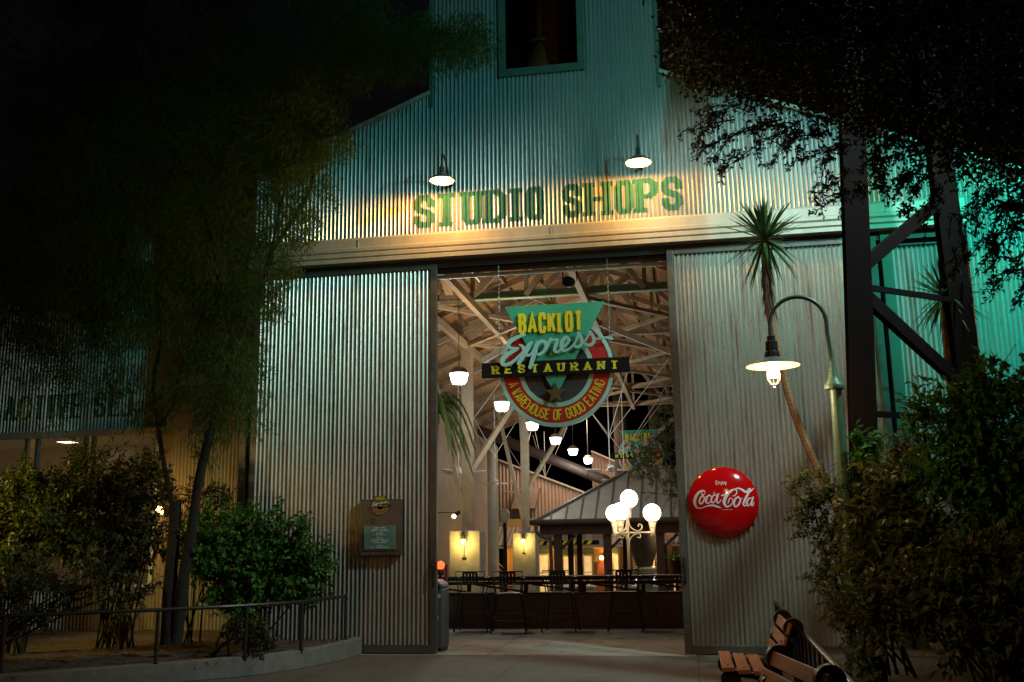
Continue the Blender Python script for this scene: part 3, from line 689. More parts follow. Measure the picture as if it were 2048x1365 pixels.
# ------------------------------------------------------------------ button sign
def dome_sign():
    C0 = at(1447, 1004, -.1); r = .497; cy = -.035
    t = thing('button_sign', 'round domed red Coca-Cola button sign on the right sliding door', 'sign', tuple(C0))
    def dep(x, z):
        q = min(1, ((x-C0.x)**2+(z-C0.z)**2)/r**2); return .15*(math.sqrt(max(0, 1-q*.82))-math.sqrt(.18))/(1-math.sqrt(.18))
    b = MB(); n = 64; m = 16; k = 0
    for i in range(m+1):
        rr = r*math.sin(PI/2*i/m) if i else 1e-4
        for j in range(n): a = 2*PI*j/n; x, z = C0.x+rr*math.cos(a), C0.z+rr*math.sin(a); b.v.append((x, cy-.02-dep(x, z), z))
    for i in range(m):
        for j in range(n): a = i*n+j; c = i*n+(j+1) % n; b.f.append((a, c, c+n, a+n))
    k = m*n
    for j in range(n): a = 2*PI*j/n; b.v.append((C0.x+(r-.01)*math.cos(a), cy, C0.z+(r-.01)*math.sin(a)))
    for j in range(n): b.f.append((k+j, k+(j+1) % n, k+n+(j+1) % n, k+n+j))
    b.build('dome', m_coke, t, smooth=True, ang=70)
    kk = r/568
    fm = lambda px, pz, d: (lambda X, Z: (X, cy-.02-dep(X, Z)-d, Z))(C0.x+(px-690)*kk, C0.z-(pz-670)*kk)
    S = [[(398, 528, 8), (376, 550, 12), (350, 545, 12), (352, 510, 14), (385, 490, 18), (402, 512, 12)],
         [(392, 488, 14), (350, 488, 26), (295, 520, 38), (250, 580, 44), (228, 645, 46), (232, 710, 40), (262, 758, 26), (320, 768, 14), (385, 748, 14), (450, 732, 20), (520, 728, 30), (585, 750, 28), (650, 774, 6)],
         [(362, 562, 18), (385, 610, 22), (365, 665, 24), (325, 698, 24), (303, 668, 24), (320, 605, 24), (362, 562, 20)],
         [(385, 600, 10), (420, 585, 10)],
         [(492, 585, 18), (468, 562, 18), (430, 590, 24), (410, 640, 28), (418, 682, 26), (455, 690, 16), (500, 640, 12)],
         [(578, 562, 18), (535, 568, 20), (500, 615, 26), (495, 665, 26), (518, 688, 20), (555, 650, 16), (588, 575, 14)],
         [(612, 545, 22), (590, 610, 26), (578, 665, 26), (605, 692, 18), (652, 640, 10)],
         [(665, 572, 22), (722, 566, 22)],
         [(795, 618, 12), (770, 655, 16), (755, 700, 10)],
         [(842, 578, 8), (860, 585, 14), (900, 545, 14), (905, 500, 16), (872, 478, 20), (810, 505, 34), (740, 575, 46), (702, 650, 50), (700, 710, 42), (735, 752, 26), (790, 735, 16), (828, 690, 14), (835, 640, 12), (805, 618, 12)],
         [(872, 478, 14), (925, 462, 20), (985, 480, 30), (1050, 520, 36), (1120, 515, 28), (1185, 462, 8)],
         [(1075, 515, 14), (1095, 480, 18), (1128, 472, 22), (1100, 530, 30), (1050, 610, 34), (1008, 690, 32), (1000, 730, 24), (1030, 745, 16), (1075, 700, 10)],
         [(925, 598, 18), (955, 645, 24), (930, 715, 26), (878, 755, 26), (850, 715, 26), (872, 640, 26), (925, 598, 20)],
         [(955, 640, 10), (990, 620, 10)],
         [(1130, 622, 18), (1090, 632, 22), (1058, 685, 26), (1055, 730, 24), (1085, 742, 18), (1120, 700, 14), (1148, 635, 14)],
         [(1165, 608, 22), (1145, 665, 26), (1130, 725, 26), (1150, 742, 18), (1172, 690, 12)]]
    b = MB()
    for i, st in enumerate(S): brush(b, st, fm, .0022+i*.0002, 0, .001)
    b.build('script_lettering', m_white, t)
    b = MB()
    E_ = {'E': [[(.9, 1), (0, 1), (0, 0), (.9, 0)], [(0, .52), (.8, .52)]], 'n': [[(0, 0), (0, .68)], [(0, .5), (.3, .68), (.7, .66), (.85, .5), (.85, 0)]],
          'j': [[(.5, .68), (.5, -.15), (.1, -.25)], [(.5, .86), (.5, .98)]], 'o': [[(.5, .68), (.1, .5), (.1, .18), (.5, 0), (.9, .18), (.9, .5), (.5, .68)]], 'y': [[(0, .68), (.45, .05)], [(.9, .68), (.4, -.2), (.1, -.25)]]}
    x = 583
    for ch in 'Enjoy':
        wd = 30 if ch != 'j' else 16
        for st in E_[ch]:
            pts = [(x+p[0]*wd, 392-p[1]*58, 8) for p in st]
            L, Rr = offs([(p[0], p[1]) for p in pts], [8]*len(pts))
            quads3d(b, [[L[i], L[i+1], Rr[i+1], Rr[i]] for i in range(len(L)-1)], fm, .0025)
        x += wd+9
    b.build('lettering', m_white, t)
    b = MB()
    for i in range(12):
        if i != 8: quads3d(b, [[(655+i*14, 798), (664+i*14, 798), (664+i*14, 806), (655+i*14, 806)]], fm, .002)
    b.build('small_print', m_white, t)
dome_sign()

# ------------------------------------------------------------------ menu board
def menu_board():
    a = at(722, 1000, -.1); b = at(803, 1111, -.1); x0, x1, z1, z0 = a.x, b.x, a.z, b.z
    t = thing('menu_board', 'dark metal framed menu board with green panel on the left sliding door', 'sign', ((x0+x1)/2, -.02, z0))
    MB().box((x0, -.13, z0), (x1, -.035, z1)).build('case', M('tread_plate', (.13, .10, .085), .5, .4, (.085, .07, .06), 6), t, bevel=.008)
    d = MB(); i = 0; z = z0+.025
    while z < z1-.02:
        x = x0+.02+(.012 if i % 2 else 0)
        while x < x1-.02: d.bar((x-.006, -.133, z-.005), (x+.006, -.133, z+.005), .006, .005, (0, 1, 0)); x += .026
        z += .024; i += 1
    d.build('tread_pattern', m_chain, t)
    gx0, gx1, gz0, gz1 = x0+.075, x1-.075, z0+.09, z0+.44
    MB().box((gx0-.015, -.145, gz0-.015), (gx1+.015, -.134, gz1+.015)).build('panel_frame', M('panel_rust', (.16, .05, .03), .5), t)
    MB().box((gx0, -.152, gz0), (gx1, -.146, gz1)).build('menu_panel', M('panel_green', (.11, .22, .17), .6, 0, (.09, .19, .15), 20), t)
    L = MB(); rr = random.Random(3)
    for z, hw, cnt in ((.90, .08, 7), (.83, .11, 9), (.76, .14, 11), (.66, .06, 6), (.59, .10, 9), (.48, .05, 7), (.39, .15, 14), (.33, .14, 12), (.27, .10, 9), (.14, .05, 6), (.07, .15, 14)):
        zz = gz0+(gz1-gz0)*z; cx = (gx0+gx1)/2; x = cx-hw; st = 2*hw/cnt
        for j in range(cnt):
            if rr.random() > .15: L.box((x+j*st, -.155, zz), (x+j*st+st*.68, -.1515, zz+.010+.005*rr.random()))
    L.build('menu_text', m_white, t)
    # emblem at the top
    cx, cz, r = (x0+x1)/2, z1-.10, .115
    e = MB().ring((cx, 0, cz), .07, r, -.15, -.134, 40).build('emblem_ring', M('emblem_orange', (.30, .085, .03), .5), t)
    MB().ring((cx, 0, cz), r+.001, r+.012, -.152, -.134, 40).ring((cx, 0, cz), .058, .069, -.152, -.134, 40).build('emblem_rim', M('emblem_rim', (.25, .24, .15), .5), t)
    MB().ring((cx, 0, cz), .001, .057, -.148, -.134, 30).build('emblem_disc', m_blk, t)
    MB().box((cx-.145, -.162, cz-.015), (cx+.145, -.154, cz+.02)).build('emblem_bar', m_blk, t)
    MB().box((cx-.085, -.160, cz+.075), (cx+.085, -.153, cz+.15)).build('emblem_panel', M('emblem_green', (.07, .12, .06), .5), t)
    q = MB(); xs = cx-.072
    for ch in 'BACKLOT': quads3d(q, glyph_strokes(ch, xs, .017, cz+.085, .055, .005, .005), lambda px, pz, d: (px, -.160-d, pz), .003); xs += .0212
    xs = cx-.128
    for ch in 'RESTAURANT': quads3d(q, glyph_strokes(ch, xs, .016, cz-.008, .02, .005, .004), lambda px, pz, d: (px, -.162-d, pz), .002); xs += .0265
    q.build('emblem_lettering', m_yel, t)
    q = MB(); k_ = .105/545*1.0
    for st in ([(545, 425, 20), (430, 468, 34), (388, 520, 34), (470, 560, 20)], [(470, 566, 20), (375, 612, 36), (322, 690, 36), (410, 700, 26), (520, 590, 22), (585, 510, 24)], [(598, 500, 24), (478, 700, 30)], [(492, 522, 20), (560, 622, 26), (650, 520, 22), (585, 738, 28)], [(650, 560, 20), (735, 500, 30), (670, 615, 22), (785, 470, 22), (850, 478, 24), (820, 590, 24), (950, 475, 22), (895, 490, 26), (905, 575, 24), (1050, 415, 22), (1078, 510, 26), (1010, 535, 22)], [(1080, 520, 14), (1160, 405, 22), (1190, 495, 26), (1115, 520, 20)], [(1180, 470, 14), (1345, 462, 24)]):
        brush(q, st, lambda px, pz, d: (cx+(px-810)*k_*1.35, -.166-d, cz-(pz-730)*k_*1.2-.01), .004, 0, .002)
    q.build('emblem_script', m_white, t)
menu_board()

# ------------------------------------------------------------------ pendants and fans
PX = [(918, 755), (1004, 810), (1065, 850), (1111, 880), (1146, 902), (1176, 921)]
pl = ['white bowl pendant lamp hanging %s' % s_ for s_ in ('left of the big sign, nearest and largest', 'at the lower left rim of the big sign', 'just under the big sign', 'third from the far end of the row', 'second from the far end of the row', 'at the far end of the row, smallest')]
P0 = thing('pendant_lamp', pl[0], 'lamp', (0, 0, 0), 'pendant lamps in a row down the hall')
MB().lathe([(.02, .20), (.10, .19), (.165, .13), (.185, .06), (.19, .055)], (0, 0, 0), 24).build('cap', M('pendant_cap', (.42, .42, .36), .5, .2), P0, smooth=True, world=False)
MB().lathe([(.196, .055), (.19, .03), (.155, -.12), (.12, -.16), (.001, -.175)], (0, 0, 0), 24).build('bowl', m_lampw, P0, smooth=True, world=False)
MB().tube([(0, 0, .19), (0, 0, 1.72)], .010, 6).build('rod', m_chain, P0, world=False)
for i, q in enumerate(PX):
    p_ = at(q[0], q[1], 5.0+4.5*i); p_.z = 4.97
    o = P0 if i == 0 else dup(P0, p_, 0, pl[i]); o.location = p_
    lamp('pendant_light', 'POINT', (p_.x, p_.y, p_.z-.36), (.98, 1.0, .88), 70 if i else 110, .12)
    lamp('ceiling_fill', 'SPOT', (p_.x+.3, p_.y+.5, p_.z+.3), (1.0, .66, .34), 135, .2, (p_.x+.3, p_.y+.5, 9), 150, .6)  # added warm spot for the ceiling, apart from the pendant bowl
FX = [(917, 945, 'nearest in the left row, beside the palm'), (990, 967, 'second in the left row'), (1045, 985, 'third in the left row'), (1091, 996, 'farthest and smallest of the left row'), (1220, 940, 'under the round sign on the right, nearest of two'), (1249, 962, 'above the pavilion roof, farther of two')]
F0 = thing('ceiling_fan', 'cream ceiling fan '+FX[0][2], 'fan', (0, 0, 0), 'ceiling fans on long rods')
MB().lathe([(.03, .16), (.07, .15), (.075, .05), (.12, .03), (.13, -.02), (.10, -.06), (.001, -.07)], (0, 0, 0), 16).build('motor', m_shadein, F0, smooth=True, world=False)
for k in range(3):
    a = 2*PI*k/3+.15; ca, sa = math.cos(a), math.sin(a)
    b = MB(); b.bar((ca*.12, sa*.12, .0), (ca*.3, sa*.3, .0), .03, .008); b.bar((ca*.28, sa*.28, .002), (ca*.80, sa*.80, .03), .14, .022, (.35*sa, -.35*ca, 1)); b.build('blade', m_shadein, F0, world=False)
MB().tube([(0, 0, .15), (0, 0, 3.1)], .016, 6).build('rod', m_shadein, F0, world=False)
MB().tube([(0, 0, .95), (-1.7, -.7, 3.1)], .010, 5).tube([(0, 0, .95), (-1.5, .8, 3.1)], .010, 5).tube([(0, 0, .95), (1.6, .2, 3.1)], .010, 5).lathe([(.03, .92), (.03, .98)], (0, 0, 0), 8).build('guy_wire', m_shadein, F0, world=False)
for i, q in enumerate(FX):
    p_ = atz(q[0], q[1], 3.6); o = F0 if i == 0 else dup(F0, p_, R(37*i), 'cream ceiling fan '+q[2]); o.location = p_; o.rotation_euler.z = R(37*i)

# ------------------------------------------------------------------ the bar
MB().box((-8, 4.55, 0), (5, 4.75, .62)).box((-8, 4.50, .621), (5, 4.80, .66))
bw = MB().box((-8, 4.55, 0), (5, 4.75, .62)).build('low_wall', M('brown_block', (.17, .115, .085), .8, 0, (.12, .08, .06), 5, bump=.3), None)
tag(bw, 'low brown rendered wall behind the bar stools', 'wall')
bt = thing('bar_counter', 'long dark bar ledge with ribbed edge on top of the low wall', 'counter', (-2, 4.6, .62))
MB().box((-8, 4.50, .622), (5, 4.80, .65)).build('sill', m_brown, bt)
MB().box((-8, 4.35, .93), (5, 4.85, .955)).box((-8, 4.42, .80), (5, 4.80, .85)).build('ledge_board', m_brown, bt)
rb = MB(); x = -7.9
while x < 4.9: rb.tube([(x, 4.33, .90), (x, 4.87, .90)], .026, 8); x += .066
rb.build('ribbed_edge', M('bamboo_edge', (.10, .065, .042), .8, 0, (.07, .048, .03), 8, spec=.2), bt, smooth=True)
x = -6.55; 
while x < 5:
    MB().box((x-.035, 4.60, .65), (x+.035, 4.67, .80)).build('post', m_brown, bt)
    MB().bar((x-1.0, 4.635, .80), (x-.03, 4.635, .66), .03, .035).build('strut', m_brown, bt)
    x += 1.12
def stool():
    t = thing('bar_stool', '', 'stool', (0, 0, 0), 'bar stools along the counter')
    for sx in (-1, 1):
        for sy in (-1, 1):
            MB().tube([(sx*.31, sy*.26, 0), (sx*.26, sy*.20, .4), (sx*.225, sy*.17, .66)], .014, 8).build('leg', m_iron, t, smooth=True, world=False)
    MB().tube([(-.25, -.21, .22), (.25, -.21, .22)], .009).tube([(-.25, .21, .30), (.25, .21, .30)], .011).tube([(-.255, -.21, .27), (-.255, .21, .27)], .009).tube([(.255, -.21, .27), (.255, .21, .27)], .009).build('footrest', m_iron, t, world=False)
    MB().box((-.25, -.20, .655), (.25, .20, .675)).box((-.23, -.18, .675), (.23, .18, .695)).build('seat', m_iron, t, bevel=.01, world=False)
    MB().tube([(-.225, -.19, .67), (-.245, -.225, .85), (-.275, -.27, 1.075), (.275, -.27, 1.075), (.245, -.225, .85), (.225, -.19, .67)], .011, 8).tube([(-.22, -.215, .86), (.22, -.215, .86)], .009).build('back_frame', m_iron, t, world=False)
    b = MB().bar((-.14, -.265, 1.055), (.14, -.265, 1.055), .012, .03)
    for i in range(5): x = -.124+i*.062; b.bar((x, -.225, .87), (x, -.268, 1.05), .010, .044, (1, 0, 0))
    b.build('back_slats', m_iron, t, world=False)
    for sx in (-1, 1):
        MB().tube([(sx*.235, -.245, .97), (sx*.28, -.1, .955), (sx*.29, .08, .96), (sx*.275, .12, .93), (sx*.235, .10, .68)], .011, 8).build('armrest', m_iron, t, world=False)
    return t
S0 = stool()
SL = [(-4.04, 3.75, .0, 'black metal bar stool at the left end, beside the litter bin'), (-3.33, 3.5, .12, 'black metal bar stool second from the left, turned slightly'), (-2.42, 3.75, -.03, 'black metal bar stool third from the left'), (-1.25, 3.8, .02, 'black metal bar stool at the right, standing alone')]
for i, (x, y, a, lb) in enumerate(SL):
    o = S0 if i == 0 else dup(S0, (x, y, .004), a, lb); o.location = (x, y, .004); o.rotation_euler.z = a; o['label'] = lb
# litter bin
lb = thing('litter_bin', 'grey litter bin with white pictogram half hidden behind the left door', 'bin', (-3.97, .5, 0)); BO = .165
_mb = MB.build
def _sh(self, *a, **k):
    self.v = [(x-BO, y, z) for x, y, z in self.v]; return _mb(self, *a, **k)
MB.build = _sh
MB().box((-4.1, .28, .06), (-3.60, .74, .92)).build('body', m_bin, lb, bevel=.015)
MB().prism([(-4.1, .925), (-4.1, .98), (-4.0, 1.05), (-3.7, 1.05), (-3.60, .98), (-3.60, .925)], .28, .74).build('lid', m_bin, lb, bevel=.02)
MB().ring((-3.70, 0, .93), .001, .07, .272, .279, 20).build('flap', m_iron, lb)
MB().box((-3.695, .274, .56), (-3.675, .279, .68)).ring((-3.685, 0, .50), .012, .035, .274, .279, 16).ring((-3.685, 0, .70), .001, .016, .273, .279, 10).build('pictogram', m_white, lb)
MB().box((-3.74, .274, .79), (-3.62, .279, .84)).build('notice', m_white, lb)
MB().box((-4.08, .3, .01), (-4.02, .72, .06)).box((-3.68, .3, .01), (-3.62, .72, .06)).build('foot', m_iron, lb)
MB.build = _mb
# beacon
bc = thing('beacon_lamp', 'glowing red beacon lamp on a bracket at the left edge of the doorway', 'lamp', (-4.0, 1.3, 1.1))
bp = at(881, 1131, 1.3)
MB().ball((bp.x, bp.y, bp.z), .068, 14, 8).build('dome', m_redl, bc, smooth=True)
MB().lathe([(.05, -.06), (.06, -.10), (.06, -.15), (.02, -.16)], tuple(bp), 14).box((bp.x-.02, bp.y-.02, .0), (bp.x+.02, bp.y+.02, bp.z-.15)).build('stand', m_iron, bc, smooth=True)
lamp('beacon_glow', 'POINT', (bp.x+.1, bp.y-.15, bp.z), (1, .05, .02), 1.2, .04)
# projector under the roof, red post
pj = at(1140, 565, 3.0)
pr = thing('spotlight', 'dark stage spotlight hanging from the roof above the big sign', 'spotlight', tuple(pj))
MB().tube([(pj.x, 3.0, pj.z), (pj.x-.02, 2.75, pj.z-.05)], .10, 14).build('head', m_iron, pr, smooth=True)
MB().box((pj.x-.14, 2.98, pj.z+.02), (pj.x-.12, 3.02, pj.z+.22)).box((pj.x+.12, 2.98, pj.z+.02), (pj.x+.14, 3.02, pj.z+.22)).box((pj.x-.14, 2.98, pj.z+.221), (pj.x+.14, 3.02, pj.z+.25)).tube([(pj.x, 3.0, pj.z+.25), (pj.x, 3.0, 6.9)], .015, 6).build('yoke', m_iron, pr)
# ------------------------------------------------------------------ globe lamp
gy = 7.5
def globe_lamp():
    c = at(1256, 1075, gy); px_ = c.x
    t = thing('globe_lamp_post', 'cream lamp post with four glowing globes on scrolled arms', 'lamp', (px_, gy, -1.1))
    gp = [(at(1258, 998, gy), 0), (at(1229, 1027, gy+.35), 1), (at(1240, 1024, gy-.3), 1), (at(1304, 1026, gy), 1)]
    zarm = at(1256, 1066, gy).z
    MB().lathe([(.09, 0), (.09, .2), (.05, .4), (.035, 1.0), (.03, gp[0][0].z-.25+1.1)], (px_, gy, -1.1), 14).build('post', m_steelc, t, smooth=True)
    MB().lathe([(.03, -.42), (.04, -.3), (.045, -.22), (.08, -.20), (.085, -.16)], tuple(gp[0][0]), 14).build('top_cup', m_steelc, t, smooth=True)
    for i, (g, s_) in enumerate(gp):
        gl = MB().ball(tuple(g), .195, 24, 16).build('globe', m_globe, t, smooth=True)
        lamp('globe_light', 'POINT', (g.x, g.y-.05, g.z-.32 if s_ else g.z+.30), (1, .80, .48), 22, .15)
        if s_:
            MB().lathe([(.03, -.52), (.045, -.5), (.06, -.36), (.085, -.21), (.10, -.19), (.10, -.17)], tuple(g), 14).build('cup', m_steelc, t, smooth=True)
            d = Vector((g.x-px_, g.y-gy, 0)); L = d.length; d.normalize()
            arm = MB().tube([(px_, gy, zarm), (g.x, g.y, zarm)], .022, 8)
            up_ = [(0.02, zarm+.32), (.05, zarm+.15), (.16, zarm+.05), (.28, zarm+.06), (.31, zarm+.15), (.25, zarm+.18), (.23, zarm+.13)]
            lo_ = [(0.02, zarm-.30), (.04, zarm-.15), (.14, zarm-.04), (.26, zarm-.03), (.26, zarm-.11), (.20, zarm-.10)]
            for cu in (up_, lo_): arm.tube(spline([(px_+d.x*a, gy+d.y*a, z) for a, z in cu], 5), .015, 6)
            arm.build('arm', m_steelc, t, smooth=True)
globe_lamp()
# ------------------------------------------------------------------ pavilion
pv = thing('pavilion', 'open pavilion with pale standing seam hip roof and brown posts', 'pavilion', (-1.7, 16, -1.1))
X0, X1, Y0, Y1, ZE, ZA = -4.35, 2.2, 13.5, 19, 2.16, 3.75
AP0, AP1 = (-1.7, 16.2, ZA), (-.3, 16.2, ZA)
rm = MB().poly((X0, Y0, ZE), (X1, Y0, ZE), AP1, AP0).poly((X1, Y0, ZE), (X1, Y1, ZE), AP1).poly((X1, Y1, ZE), (X0, Y1, ZE), AP0, AP1).poly((X0, Y1, ZE), (X0, Y0, ZE), AP0)
pr_ = rm.build('roof', m_groof, pv)
sm = MB()
for i in range(1, 16):
    x = X0+i*.42
    if x > X1-.1: break
    # where the seam meets the hip or ridge
    if x < AP0[0]: f = (x-X0)/(AP0[0]-X0)
    elif x > AP1[0]: f = (X1-x)/(X1-AP1[0])
    else: f = 1
    sm.bar((x, Y0, ZE+.02), (x, Y0+(16.2-Y0)*f, ZE+(ZA-ZE)*f+.02), .03, .05)
sm.bar((X0, Y0, ZE+.03), (AP0[0], AP0[1], ZA+.03), .12, .06).bar((X1, Y0, ZE+.03), (AP1[0], AP1[1], ZA+.03), .12, .06).bar((AP0[0], AP0[1], ZA+.03), (AP1[0], AP1[1], ZA+.03), .12, .06)
sm.build('seam', M('seam_brown', (.17, .15, .13), .5, .2), pr_)
MB().tube([(X0-.1, Y0-.08, ZE-.03), (X1+.1, Y0-.08, ZE-.03)], .085, 10).tube([(X0-.08, Y0-.1, ZE-.03), (X0-.08, Y1, ZE-.03)], .085, 10).build('gutter', m_brown, pv, smooth=True)
MB().box((X0+.1, Y0+.12, ZE-.38), (X1-.1, Y0+.26, ZE-.12)).box((X0+.1, Y0+.26, ZE-.12), (X1-.1, Y1, ZE-.09)).build('fascia', m_brown, pv)
for px in (1117, 1142, 1160, 1216, 1252, 1322, 1340):
    Yp = Y0+.3 if px in (1117, 1216, 1322) else Y0+3.4; q = at(px, 1120, Yp); ww = .11 if px in (1117, 1216, 1322) else .08
    p_ = MB().box((q.x-ww, Yp-ww, -1.1), (q.x+ww, Yp+ww, ZE-.10 if Yp < Y0+1 else ZE+.0)).build('post', m_brown, pv)
    if Yp < Y0+1: MB().bar((q.x, Yp-.02, 1.3), (q.x+.5, Yp-.02, ZE-.4), .07, .08).build('bracket', m_brown, p_)
ds = at(1076, 1060, Y0-.1)
MB().tube(spline([(X0+.03, Y0-.1, ZE-.1), (X0+.06, Y0-.1, ZE-.32), (X0+.3, Y0-.05, ZE-.48), (X0+.42, Y0, ZE-.62), (X0+.43, Y0, -1.1)], 4), .05, 8).build('downspout', m_duct, pv, smooth=True)
lamp('pavilion_front_light', 'POINT', (-2.0, 12.0, 3.9), (.95, 1, .95), 42, .10)  # bare point light before the pavilion roof, no fixture
lamp('pavilion_ceiling', 'AREA', (-1.2, 16.5, 1.95), (1, .72, .38), 60, 1.2, (-1.2, 16.5, 0))
# hopper
hq = at(1288, 1110, 16.5)
hp_ = thing('hopper', 'grey tapered metal hopper standing under the pavilion roof', 'hopper', (hq.x, 16.5, -1.1))
MB().lathe([(.62, 1.35), (.60, 1.2), (.27, 0.15), (.22, .05)], (hq.x, 16.5, .75), 20).build('funnel', M('funnel_grey', (.17, .15, .125), .7, .1, (.12, .105, .09), 5), hp_, smooth=True)
MB().lathe([(.24, 0), (.24, .75), (.36, .70), (.36, .55), (.24, .5)], (hq.x, 16.5, .05), 16).lathe([(.3, 0), (.3, 1.15)], (hq.x, 16.5, -1.1), 16).build('base', m_groof, hp_, smooth=True)
# ------------------------------------------------------------------ far buildings
fb = thing('far_shed', 'cream corrugated shed with sloping roofline behind the fans', 'building', (-8, 30, -1.1))
a = at(950, 905, 30); b_ = at(1181, 993, 30)
f_ = MB(); f_.corr(a.x-3, b_.x, 1.5, lambda x: a.z+(b_.z-a.z)*(x-a.x)/(b_.x-a.x), 30, .03, .16, 6)
f_.build('wall', m_corr_peach, fb, smooth=True, ang=60)
MB().box((b_.x-.05, 30.02, 1.5), (b_.x, 36, b_.z-.02)).build('side_wall', m_corr_peach, fb)
sl = (b_.z-a.z)/(b_.x-a.x)
MB().bar((a.x-3, 29.95, a.z-3*sl+.05), (b_.x+.05, 29.95, b_.z+.05), .2, .08).build('roof_edge', m_trim, fb)
gt = at(1048, 995, 29.6)
MB().prism([(gt.x-.55, gt.z-.5), (gt.x-.25, gt.z+.4), (gt.x+.75, gt.z+.4), (gt.x+.5, gt.z-.5)], 29.3, 29.85).build('vent_hood', m_corr_peach, fb)
fb2 = thing('tall_shed', 'tall cream corrugated shed rising behind the pavilion roof', 'building', (-2, 34, -1.1))
a = at(1183, 905, 34); b_ = at(1370, 985, 34)
MB().corr(a.x, b_.x+5, 1.5, lambda x: a.z+(b_.z-a.z)*(x-a.x)/(b_.x-a.x), 34, .03, .16, 6).build('wall', m_corr_peach, fb2, smooth=True, ang=60)
sl = (b_.z-a.z)/(b_.x-a.x)
MB().bar((a.x, 33.95, a.z+.05), (b_.x+5, 33.95, b_.z+5*sl+.05), .2, .08).build('roof_edge', m_trim, fb2)
# shop front below
sf = thing('shop_front', 'ochre shop front with corrugated awning, lit windows and striped sign', 'building', (-4, 29.4, -1.1))
ax0 = at(975, 1092, 28).x
MB().box((ax0+.5, 29.4, -1.1), (7, 29.5, 2.6)).build('wall', m_amber, sf)
wb_ = MB(); x = ax0+.5
while x < 7: wb_.box((x, 29.37, -1.1), (x+.03, 29.401, 1.9)); x += .22
wb_.build('board_batten', m_amber, sf)
zt, ze = at(1000, 1043, 30).z, at(1000, 1091, 27.9).z
aw = MB(); per = .2; n = 6; i = 0; st = per/n; x = ax0
while x < 7:
    o_ = .03*math.cos(2*PI*x/per); aw.v += [(x, 27.9, ze+o_), (x+(.45 if x < ax0+.01 else .0), 29.95, zt+o_)]; x += st; i += 1
aw.f = [(2*j, 2*j+2, 2*j+3, 2*j+1) for j in range(i-1)]
aw.build('awning', M('awning_metal', (.33, .28, .22), .6, .2, (.26, .22, .17), 4), sf, smooth=True, ang=70)
MB().box((ax0, 27.85, ze-.14), (7, 27.92, ze-.04)).build('awning_fascia', m_trim, sf)
q0, q1 = at(1058, 1063, 27.7), at(1213, 1091, 27.7)
sb = MB().box((q0.x, 27.7, q1.z+.02), (q1.x, 27.75, q0.z)).build('sign_board', M('board_grey', (.36, .38, .33), .6, 0, (.30, .31, .27), 8), sf)
tb = MB(); xs = q0.x+.12; th_ = (q0.z-q1.z)
for ch in 'HARDWARE AND SODA':
    if ch != ' ': quads3d(tb, glyph_strokes(ch, xs, .155, q1.z+.30, .26, .045, .045), lambda px, pz, d: (px, 27.7-d, pz), .01)
    xs += .195
tb.build('lettering', M('faded_red', (.33, .07, .05), .6), sb)
hz = MB(); hb_ = MB().box((q0.x, 27.66, q1.z+.04), (q1.x-.3, 27.695, q1.z+.22)).build('hazard_strip', m_blk, sb)
x = q0.x+.05
while x < q1.x-.55: hz.prism([(x, q1.z+.05), (x+.17, q1.z+.05), (x+.27, q1.z+.21), (x+.10, q1.z+.21)], 27.65, 27.66); x += .34
hz.build('hazard_stripe', m_yel, hb_)
for (u0, u1, v0, v1) in ((1061, 1096, 1112, 1152), (1127, 1150, 1114, 1152), (1168, 1184, 1113, 1152), (1227, 1250, 1110, 1152), (1256, 1266, 1112, 1150), (1306, 1332, 1112, 1150), (1337, 1350, 1114, 1150)):
    a = at(u0, v0, 29.3); c = at(u1, v1, 29.3); z0 = -.55
    wn = MB().box((a.x-.06, 29.3, z0), (a.x, 29.36, a.z)).box((c.x, 29.3, z0), (c.x+.06, 29.36, a.z)).box((a.x-.06, 29.3, a.z), (c.x+.06, 29.36, a.z+.07)).box((a.x, 29.31, .25), (c.x, 29.35, .29)).build('window', m_trim, sf)
    MB().box((a.x, 29.34, z0), (c.x, 29.36, a.z)).build('pane', m_win, wn)
    if c.x-a.x > .45: MB().box(((a.x+c.x)/2-.02, 29.305, z0), ((a.x+c.x)/2+.02, 29.345, a.z)).build('mullion', m_trim, wn)
    MB().box((a.x+.03, 29.32, z0), (a.x+(c.x-a.x)*.4, 29.338, .12)).ball((a.x+(c.x-a.x)*.65, 29.32, -.1), .09, 8, 6).build('shelf_goods', m_brown, wn)
    MB().box((a.x-.1, 29.28, a.z+.08), (c.x+.1, 29.36, a.z+.32)).build('lintel', m_green, wn)
a = at(1195, 1120, 29.2); c = at(1211, 1120, 29.2)
MB().box((a.x, 29.0, -1.1), (c.x, 29.3, .75)).build('brick_column', m_brick, sf)
for (px, e_) in ((1203, 55), (990, 36), (1090, 26), (1300, 28)):
    q = at(px, 1116, 28.7)
    if px == 1203:
        wl = thing('wall_lantern', 'small glowing globe lantern above the brick column of the shop front', 'lamp', tuple(q))
        MB().ball(tuple(q), .09, 12, 8).build('globe', m_bulby, wl, smooth=True)
        MB().box((q.x-.04, 28.7, q.z+.08), (q.x+.04, 29.36, q.z+.13)).build('bracket', m_iron, wl)
    lamp('shopfront_light', 'POINT', (q.x+.16, 28.5, q.z+.05), (1, .52, .12), e_, .1)
dw = at(985, 1100, 29)
MB().tube([(dw.x-.35, 28.6, 1.35), (dw.x-.25, 28.6, 1.0), (dw.x+.45, 28.7, .35), (dw.x+.45, 28.7, -1.1)], .06, 8).tube([(dw.x-.15, 28.6, 1.35), (dw.x-.05, 28.6, 1.05), (dw.x+.62, 28.7, .42), (dw.x+.62, 28.7, -1.1)], .04, 8).build('downspout', m_duct, sf, smooth=True)
